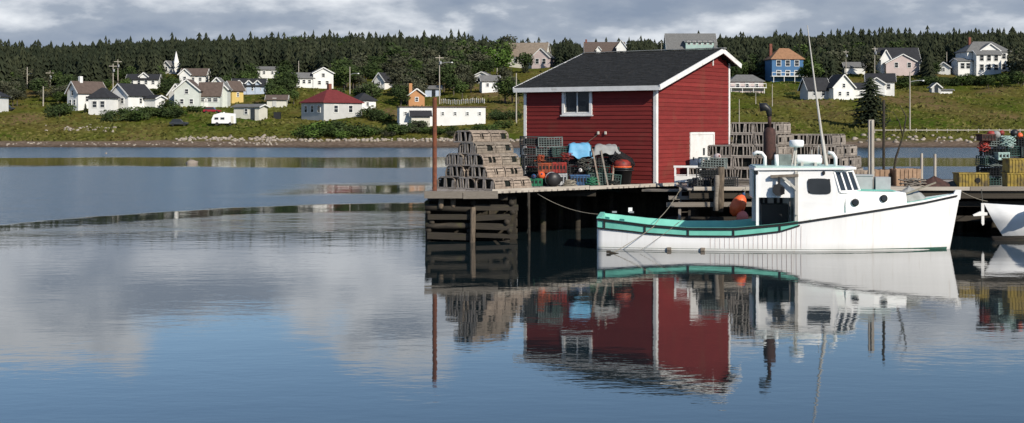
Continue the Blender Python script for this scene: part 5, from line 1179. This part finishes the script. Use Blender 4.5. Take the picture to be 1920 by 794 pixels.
for side, nm in ((-1, ''), (1, '')):
    strip(lambda u: sheer(u) + .015, lambda u: sheer(u) - .045, 0, 12.0, .05, (side,)).build('rub_rail', M['guard'], boat)
    strip(lambda u: low(u) + .02, lambda u: low(u) - .03, 0, 6.65, .045, (side,)).build('rub_rail', M['guard'], boat)
    strip(lambda u: sheer(u) - .04, lambda u: low(u) + .015, .02, 6.6, .014, (side,)).build('teal_panel', M['teal'], boat)
    strip(lambda u: .075, lambda u: -.1, .02, 11.95, .012, (side,)).build('boot_stripe', M['antifoul'], boat)
    for u in (.25, 1.6, 3.02, 4.5, 6.0):
        p, q = hull_pt(u, sheer(u), side), hull_pt(u, low(u), side); o = Vector((0, side * .02, 0)); MB().beam(p + o, q + o, .05, .06, (1, 0, 0)).build('guard_upright', M['guard'], boat)
# faint planking battens on the topsides aft of the wheelhouse
bt = MB()
for u in np.arange(3.75, 6.75, .155):
    p, q = hull_pt(u, low(u) - .05, -1), hull_pt(u, .09, -1); bt.beam(p - Vector((0, .002, 0)), q - Vector((0, .002, 0)), .012, .012, (1, 0, 0))
tag(bt.build('sheathing_battens', M['hpink'], boat), kind='stuff')
# bulwark cap, inner sides, working deck, foredeck
cap = MB(); V = []; F = []
def inner(u, z, side): return Vector((max(u, .13), side * (halfb(u) - .16), z))
for side in (-1, 1):
    b0 = len(V); un = np.linspace(0, 6.6, 40)
    for u in un:
        s = sheer(u); V += [hull_pt(u, s, side) + Vector((0, 0, .03)), inner(u, s + .03, side), inner(u, .36, side) - Vector((0, side * .1, 0))]
    for i in range(len(un) - 1):
        for j in range(2): F.append((b0 + i * 3 + j, b0 + i * 3 + j + 1, b0 + (i + 1) * 3 + j + 1, b0 + (i + 1) * 3 + j))
cap.add(V, F); cap.box((.07, 0, 1.045), (.16, 2.84, .05)); cap.box((.15, 0, .68), (.04, 2.5, .7)); cap.build('bulwark', M['teal'], boat)
dk = MB(); V = []; F = []
for u in np.linspace(.1, 6.6, 30): V += [(u, -halfb(u) + .24, .37), (u, halfb(u) - .24, .37)]
for i in range(29): F.append((2 * i, 2 * i + 1, 2 * i + 3, 2 * i + 2))
dk.add(V, F).build('working_deck', M['tarpgrey'], boat)
fd = MB(); V = []; F = []; un = np.linspace(7.0, 12.02, 30)
for u in un: s = sheer(u); V += [hull_pt(u, s, -1) + Vector((0, .02, -.005)), (u, 0, s + .06), hull_pt(u, s, 1) + Vector((0, -.02, -.005))]
for i in range(29):
    for j in range(2): F.append((i * 3 + j, i * 3 + j + 1, (i + 1) * 3 + j + 1, (i + 1) * 3 + j))
fd.add(V, F).build('foredeck', M['teal'], boat)
tr = MB(); V = []; F = []
for side in (-1,1):                       # toe rail
    b0 = len(V)
    for u in un: s = sheer(u); p = hull_pt(u, s, side); V += [p + Vector((0, -side * .01, 0)), p + Vector((0, -side * .01, .07)), p + Vector((0, -side * .07, .07)), p + Vector((0, -side * .07, 0))]
    for i in range(29):
        for j in range(4): F.append((b0 + i * 4 + j, b0 + i * 4 + (j + 1) % 4, b0 + (i + 1) * 4 + (j + 1) % 4, b0 + (i + 1) * 4 + j))
tr.add(V, F).build('toe_rail', M['gelcoat'], boat)
MB().prism([(11.78, -.07, 1.55), (12.1, -.07, 1.66), (12.14, -.07, 1.98), (11.95, -.07, 1.98)], (0, 0, 0), (0, .14, 0)).build('stem_post', M['gelcoat'], boat)
# wheelhouse
CW = 1.40; U0, U1, UF = 6.62, 7.82, 8.40; RZ = 2.66
wh_ = MB()
wv = (6.95, 7.66, 1.90, 2.38)             # side window opening u0,u1,z0,z1
for side in (-1, 1):
    for a, b, z0, z1 in ((U0, wv[0], .92, RZ), (wv[1], U1 - .06, .92, RZ), (wv[0], wv[1], .92, wv[2]), (wv[0], wv[1], wv[3], RZ)): wh_.box(((a + b) / 2, side * CW, (z0 + z1) / 2), (b - a, .05, z1 - z0))
    A0, B0 = (U1 - .06, side * CW), (UF + .1, side * .78)       # angled quarter under the corner windows
    wh_.prism([(A0[0], A0[1], 1.1), (B0[0] + .2, B0[1], 1.25), (B0[0] + .2, B0[1], 1.96), (A0[0] + .20, A0[1], 1.96), (A0[0], A0[1], RZ)], (0, 0, 0), (0, -side * .05, 0))
wh_.box((UF + .28, 0, 1.6), (.05, 1.56, .74))
wh_.box((U0 + .03, .55, 1.5), (.05, 1.75, 2.3)); wh_.build('wheelhouse_wall', M['gelcoat'], boat)
MB().box((7.2, 0, .9), (1.1, 2.6, .6)).build('wheelhouse_sole', M['dark'], boat)
for side in (-1, 1):                      # rounded side windows
    pts = []; 
    for k in range(20):
        a = 2 * math.pi * k / 20; c, s = math.cos(a), math.sin(a); e = .45
        pts.append(((wv[0] + wv[1]) / 2 + .375 * math.copysign(abs(c) ** e, c) + .04 * (-s), side * (CW + .03), (wv[2] + wv[3]) / 2 + .26 * math.copysign(abs(s) ** e, s)))
    w_ = MB().prism(pts, (0, 0, 0), (0, side * .022, 0)).build('side_window', M['glass'], boat)
# raked windscreen: two angled quarters and a front, frames with panes
def screen(b0, b1, t0, t1, n_):
    b0, b1, t0, t1 = (Vector(q) for q in (b0, b1, t0, t1)); fr = MB()
    nrm = (b1 - b0).cross(t0 - b0).normalized()
    for i in range(n_ + 1): t = i / n_; fr.beam(b0.lerp(b1, t), t0.lerp(t1, t), .07, .05, nrm)
    fr.beam(b0, b1, .06, .08); fr.beam(t0, t1, .06, .08)
    fr = fr.build('windscreen_frame', M['gelcoat'], boat)
    for i in range(n_):
        p = [b0.lerp(b1, i / n_), b0.lerp(b1, (i + 1) / n_), t0.lerp(t1, (i + 1) / n_), t0.lerp(t1, i / n_)]
        MB().add(p, [(0, 1, 2, 3)]).build('windscreen_pane', M['glass'], fr)
for side in (-1, 1):
    screen((U1 + .16, side * CW, 1.96), (UF + .30, side * .78, 1.96), (U1 - .04, side * (CW - .02), RZ - .02), (UF + .06, side * .76, RZ - .02), 3)
screen((UF + .30, -.78, 1.96), (UF + .30, .78, 1.96), (UF + .06, -.76, RZ - .02), (UF + .06, .76, RZ - .02), 3)
# roof over wheelhouse and shelter
rf = MB(); rf.prism([(5.2, -CW - .09, RZ), (8.0, -CW - .09, RZ + .03), (8.16, -CW - .09, RZ + .02), (8.16, -CW - .09, RZ + .09), (5.2, -CW - .09, RZ + .08)], (0, 0, 0), (0, 2 * CW + .18, 0)); rf.prism([(8.16, -CW + .1, RZ + .02), (8.6, -.72, RZ + .02), (8.6, .72, RZ + .02), (8.16, CW - .1, RZ + .02)], (0, 0, 0), (0, 0, .07)); rf = rf.build('cabin_roof', M['gelcoat'], boat)
MB().box((6.7, 0, RZ + .105), (2.9, 2 * CW + .06, .035)).build('roof_paint', M['paleteal'], rf)
sp_ = MB(); sp_.box((5.95, CW, 1.72), (1.3, .05, 1.86)); sp_.box((5.24, .6, 2.15), (.05, 1.7, .95)); sp_.build('shelter_wall', M['gelcoat'], boat)
MB().box((5.92, -CW, 2.20), (1.36, .045, .88)).build('shelter_side_panel', M['gelcoat'], boat)
for u in (5.30, 6.56): MB().box((u, -CW - .01, 1.6), (.09, .09, 2.1)).build('shelter_post', M['mast' if u > 6 else 'gelcoat'], boat)
for u in (5.62, 5.78, 6.1, 6.3): MB().box((u, CW - .07, 1.25), (.10, .06, 1.5)).build('locker_slat', M['black'], boat)
MB().box((6.0, .5, .9), (.9, .8, 1.1)).build('engine_box', M['black'], boat)
# pot hauler: beam, brace, block
MB().beam((5.72, -CW - .13, 2.46), (6.62, -CW - .13, 2.50), .12, .09).build('hauler_beam', M['lathdark'], boat)
MB().beam((6.1, -CW - .15, 2.47), (6.58, -CW - .15, 2.02), .07, .08).build('hauler_brace', M['mast'], boat)
MB().box((6.56, -CW - .12, 1.9), (.10, .10, 1.4)).build('hauler_post', M['mast'], boat)
hl = MB(); hl.lathe([(.02, -.05), (.20, -.05), (.17, -.02), (.17, .02), (.20, .05), (.02, .05)], (5.98, -CW - .18, 2.02), 14, Matrix.Rotation(math.pi / 2, 3, 'X')); hl.beam((6.0, -CW - .18, 2.45), (5.98, -CW - .18, 2.05), .05, .07); hl.box((6.1, -CW - .18, 2.0), (.14, .1, .24)); hl.box((5.86, -CW - .18, 2.12), (.1, .08, .14)); hl.build('pot_hauler', M['black'], boat)
# roof fittings
MB().tube([(5.62, -.4, RZ + .1), (5.62, -.4, RZ + .42), (5.52, -.4, RZ + .55), (5.36, -.4, RZ + .58), (5.22, -.4, RZ + .5)], .06, 10).build('vent_pipe', M['gelcoat'], rf, True)
MB().tube([(6.02, -.4, RZ + .1), (6.0, -.4, RZ + .5)], .07, 10).build('vent_pipe', M['gelcoat'], rf, True)
MB().tube([(7.95, -.5, RZ + .1), (7.95, -.5, RZ + .4), (7.85, -.5, RZ + .55), (7.7, -.5, RZ + .58)], .06, 10).build('vent_pipe', M['gelcoat'], rf, True)
MB().lathe([(.03, -.44), (.14, -.42), (.17, -.37), (.17, .37), (.14, .42), (.03, .44)], (7.1, -.2, RZ + .33), 14, Matrix.Rotation(math.pi / 2, 3, 'Y')).build('life_raft_canister', M['gelcoat'], rf, True)
MB().box((6.85, -.2, RZ + .17), (.08, .5, .12)).box((7.3, -.2, RZ + .17), (.08, .5, .12)).build('raft_cradle', M['mast'], rf)
MB().lathe([(.03, 0), (.22, .02), (.25, .08), (.25, .2), (.22, .25), (.03, .26)], (6.68, -.3, RZ + .74), 18).build('radar_dome', M['gelcoat'], rf, True)
MB().tube([(6.62, -.3, RZ + .1), (6.66, -.3, RZ + .75)], .045, 8).build('radar_post', M['mast'], rf)
MB().tube([(6.5, -.5, RZ + .12), (6.62, -.3, RZ + .7)], .02, 6).tube([(6.78, -.1, RZ + .12), (6.62, -.3, RZ + .7)], .02, 6).build('radar_brace', M['mast'], rf)
ex = MB().tube([(5.83, .35, RZ + .1), (5.83, .35, RZ + .5)], .07, 10).build('exhaust_stack', M['rustdark'], rf, True)
MB().lathe([(.07, .28), (.19, .34), (.21, .42), (.21, 1.25), (.17, 1.36), (.08, 1.42)], (5.83, .35, RZ), 16).build('muffler', M['rustdark'], ex, True)
MB().tube([(5.83, .35, RZ + 1.4), (5.83, .35, RZ + 1.92)], .065, 10).build('upper_pipe', M['rustdark'], ex, True)
MB().tube([(5.83, .35, RZ + 1.80), (5.80, .35, RZ + 2.02), (5.68, .35, RZ + 2.12), (5.5, .35, RZ + 2.1)], [.085, .11, .14, .15], 12).build('exhaust_elbow', M['black'], ex, True)
MB().tube([(7.75, .28, RZ + .1), (7.6, .26, RZ + 1.0)], .06, 8).build('mast_foot', M['mast'], rf)
MB().tube([(7.72, .2, RZ + .1), (7.55, .2, RZ + 1.3), (7.34, .2, RZ + 2.9), (7.09, .2, RZ + 4.9)], [.05, .045, .03, .014], 8).build('whip_antenna', M['mast'], rf)
MB().tube([(7.5, .5, RZ + .1), (7.5, .5, RZ + .8)], .02, 6).tube([(7.3, .8, RZ + .1), (7.3, .8, RZ + .65)], .02, 6).build('short_aerial', M['mast'], rf)
MB().box((6.2, .9, RZ + .3), (.8, .5, .36)).build('roof_box', M['wire_grey'], rf)
for u in (7.45, 5.28): MB().lathe([(.03, 0), (.05, .02), (.05, .1), (.02, .12)], (u, -CW - .05, RZ - .14), 8).build('deck_light', M['black'], rf)
# trunk cabin with portholes
tk = MB(); V = []; F = []; un = np.linspace(8.2, 10.25, 14)
for u in un:
    hwid = float(np.interp(u, [8.2, 9.2, 10.25], [1.22, 1.06, .72])); zt = float(np.interp(u, [8.2, 10.0, 10.25], [1.97, 1.93, 1.90])); sb = sheer(u) - .03
    V += [(u, -hwid, sb), (u - .02, -hwid + .05, zt - .05), (u - .02, -hwid + .14, zt), (u - .02, hwid - .14, zt), (u - .02, hwid - .05, zt - .05), (u, hwid, sb)]
for i in range(13):
    for j in range(5): F.append((i * 6 + j, i * 6 + j + 1, (i + 1) * 6 + j + 1, (i + 1) * 6 + j))
F += [tuple(13 * 6 + k for k in range(6)), tuple(range(6))]
tk = tk.add(V, F).build('trunk_cabin', M['gelcoat'], boat)
MB().prism([(8.4, -.95, 1.975), (9.9, -.68, 1.95), (9.9, .68, 1.95), (8.4, .95, 1.975)], (0, 0, 0), (0, 0, .015)).build('trunk_top', M['teal'], tk)
for u, z in ((8.5, 1.60), (9.45, 1.73)):
    hwid = float(np.interp(u, [8.2, 9.2, 10.25], [1.22, 1.06, .72])); an = math.radians(9 if u < 9 else 15); R_ = Matrix.Rotation(an, 3, 'Z') @ Matrix.Rotation(math.pi / 2, 3, 'X')
    pr = MB().lathe([(.03, .0), (.115, .0), (.125, .03), (.125, .05), (.03, .05)], (u, -hwid + .02, z), 16, R_).build('porthole', M['guard'], tk, True)
    MB().lathe([(.02, .052), (.085, .052), (.085, .06), (.02, .06)], (u, -hwid + .02, z), 14, R_).build('pane', M['glass'], pr)
MB().box((8.95, .55, 2.2), (.68, .5, .46)).build('hatch_box', M['grey'], tk); MB().box((9.62, .45, 2.18), (.5, .5, .42)).build('hatch_box', M['grey'], tk)
MB().box((8.95, .55, 2.445), (.74, .56, .04)).build('hatch_lid', M['grey'], tk)
MB().beam((8.62, -.1, 1.98), (8.62, -.1, 2.42), .09, .09).build('bitt', M['silver'], tk)
for u in (.5, 1.1): MB().box((u, 1.0, 1.1), (.16, .05, .06)).build('cleat', M['silver'], boat)
MB().box((1.05, 1.3, 1.16), (.14, .06, .16)).build('fairlead', M['gelcoat'], boat)
for u in (2.4, 3.5): MB().box((u, -halfw(u) - .05, .06), (.14, .06, .10)).build('zinc_anode', M['lathdark'], boat)

bm_w = boat.matrix_basis.copy(); bpy.context.view_layer.update(); bm_w = boat.matrix_world.copy()
def bw(u, v, z): return bm_w @ Vector((u, v, z))
h_ = heap(bw(10.45, .15, sheer(10.4) + .05), .55, .5, M['tarpgrey'], 'grey brown heap of fishing net on the bow deck', 9)
o = MB().beam((0, 0, 0), (1.0, 0, .38), .05, .05).build('boat_hook', M['rope']); o.location = bw(10.3, -.25, 1.85); tag(o, 'pale pole leaning on the net heap at the bow', 'pole')

# floats hung between the wharf and the boat
buoy(P(1384, 386, 50.6), .28, .85, M['orange'], 'large orange float hanging behind the boat deck', (0, .45, 0))
buoy(P(1392, 408, 50.4), .22, .48, M['pink'], 'faded pink float hanging below the large orange one', (0, 0, 0))

# ropes
def rope(name, label, pts, r=.014, m='rope', cat='rope'):
    return tag(MB().tube(pts, r, 6).build(name, M[m], None, True), label, cat)
def sag(a, b, s, n=10):
    a, b = Vector(a), Vector(b); return [a.lerp(b, i / n) + Vector((0, 0, -s * 4 * (i / n) * (1 - i / n))) for i in range(n + 1)]
rope('mooring_rope', 'thin mooring rope from the wharf edge to the boat stern', sag(P(1008, 364, 50.35), bw(.1, 1.2, 1.0), .18), .011)
rope('mooring_rope', 'rope running from the white bench down across the stern to the water', sag(P(1282, 342, 53.6), bw(2.1, .6, .95), .12)[:-1] + sag(bw(2.1, .6, .95), bw(1.9, -1.74, .82), .0, 3) + sag(bw(1.9, -1.76, .8), P(1150, 474, 44.9), .03, 6), .012)
rope('mooring_rope', 'second thin rope crossing the stern quarter into the water', sag(bw(2.9, 1.4, .85), bw(2.5, -1.77, .78), .02, 4) + sag(bw(2.5, -1.78, .76), P(1200, 470, 45.3), .02, 5), .007)
rope('bow_rope', 'pale rope from the bow to the right wharf', sag(bw(12.1, 0, 1.95), P(1852, 378, 51.4), .05), .012)
rope('buoy_rope', 'short rope holding the orange float to the wharf', sag(P(1398, 352, 51.4), P(1394, 372, 50.6), .02, 5), .014)
rope('dangling_rope', 'dark rope dangling from the wharf deck beside the crib', [P(991, 362, 50.2), P(989, 385, 50.2), P(993, 405, 50.2), P(990, 428, 50.2), P(988, 438, 50.2)], .022, 'ropedark')
g = P(1148, 474, 44.9); o = MB().beam((-.18, 0, .05), (.2, 0, -.02), .05, .06).beam((.02, 0, .02), (.16, -.05, -.08), .04, .04).box((-.12, 0, .05), (.14, .1, .08)).build('floating_stick', M['timber']); o.location = (g.x, g.y, .0); tag(o, 'dark stick floating where the stern rope meets the water', 'driftwood')
# timber ladder from the wharf to the boat
la = empty('ladder', (0, 0, 0), 0, 'grey timber ladder pole standing between bench and boat', 'ladder')
a, b = P(1276, 345, 53.0), P(1274, 412, 51.2)
MB().beam(a, b, .1, .06).build('rail', M['wood'], la); MB().beam(a + Vector((.38, .25, 0)), b + Vector((.38, .1, 0)), .09, .06).build('rail', M['timber'], la)
for t in (.2, .4, .6, .8): p = a.lerp(b, t); MB().beam(p, p + Vector((.38, .18, 0)), .05, .04).build('rung', M['timber'], la)

# second boat at the right edge, and a floating log fender before it
b2 = empty('white_skiff', (P(1842, 0, 51.0).x, 50.75, 0), math.radians(2), 'white skiff moored under the right wharf edge', 'boat')
V = []; F = []; n = 14
for i in range(n + 1):
    t = i / n; u = 4.6 * t; bb = .62 * min(1, (t * 2.6) ** .6) if t < .95 else .6; s = 1.30 - .35 * t + .2 * t * t
    for side in (-1, 1): V += [(u - .0, side * bb + .1, s), (u + .35 * (1 - t), side * bb * .92 + .1, s * .5), (u + .75 * (1 - t), side * bb * .75 + .1, .02), (u + .85 * (1 - t), side * bb * .3 + .1, -.15)]
for i in range(n):
    for sd2 in (0, 4):
        for j in range(3): F.append((i * 8 + sd2 + j, i * 8 + sd2 + j + 1, (i + 1) * 8 + sd2 + j + 1, (i + 1) * 8 + sd2 + j))
    F.append((i * 8, i * 8 + 4, (i + 1) * 8 + 4, (i + 1) * 8))
MB().add(V, F).build('hull', M['gelcoat'], b2, True)  # one even white over the whole hull, bow included
MB().lathe([(.03, -.2), (.2, -.17), (.23, 0), (.2, .17), (.03, .2)], (1.5, -.72, 1.0), 14, Matrix.Rotation(math.pi / 2, 3, 'Y')).build('fender', M['gelcoat'], b2, True)
for y, z, r in ((50.0, .03, .13), (49.75, -.05, .1)):
    o = MB().tube([(17.3, y, z), (19, y + .03, z + .02), (22, y, z), (25, y, z)], r, 10).build('floating_log', M['timber'], None, True); tag(o, 'dark floating log %s the white skiff' % ('lying close along' if y > 49.9 else 'farther out in front of'), 'log')
cr_ = empty('white_anchor', P(1843, 402, 50.5), 0, 'white cross-shaped anchor hanging beside the skiff bow', 'anchor')
MB().prism([(-.06, 0, .40), (.05, 0, .40), (.05, 0, -.36), (.0, 0, -.42), (-.05, 0, -.34)], (0, 0, 0), (0, .05, 0)).build('shank', M['white'], cr_)
MB().prism([(-.36, -.012, -.02), (-.1, -.012, .10), (.16, -.012, .06), (.16, -.012, -.04), (-.1, -.012, -.06), (-.34, -.012, -.07)], (0, 0, 0), (0, .07, 0)).build('fluke', M['white'], cr_)
MB().tube([(0, .02, .38), (.01, .2, .9)], .015, 6).build('lanyard', M['ropedark'], cr_)

# look-alikes told apart by their order in the picture
same = {}
for o in COL.objects:
    if o.parent is None and o.get('category') in ('tree', 'bush'): same.setdefault(o['label'], []).append(o)
for lab, os_ in same.items():
    if len(os_) > 1:
        os_.sort(key=lambda o: o.location.x / o.location.y)
        for i, o in enumerate(os_):
            n = i + 1; sfx = 'th' if 10 < n < 14 else {1: 'st', 2: 'nd', 3: 'rd'}.get(n % 10, 'th'); o['label'] = '%s, %d%s from left' % (lab, n, sfx); o['group'] = lab
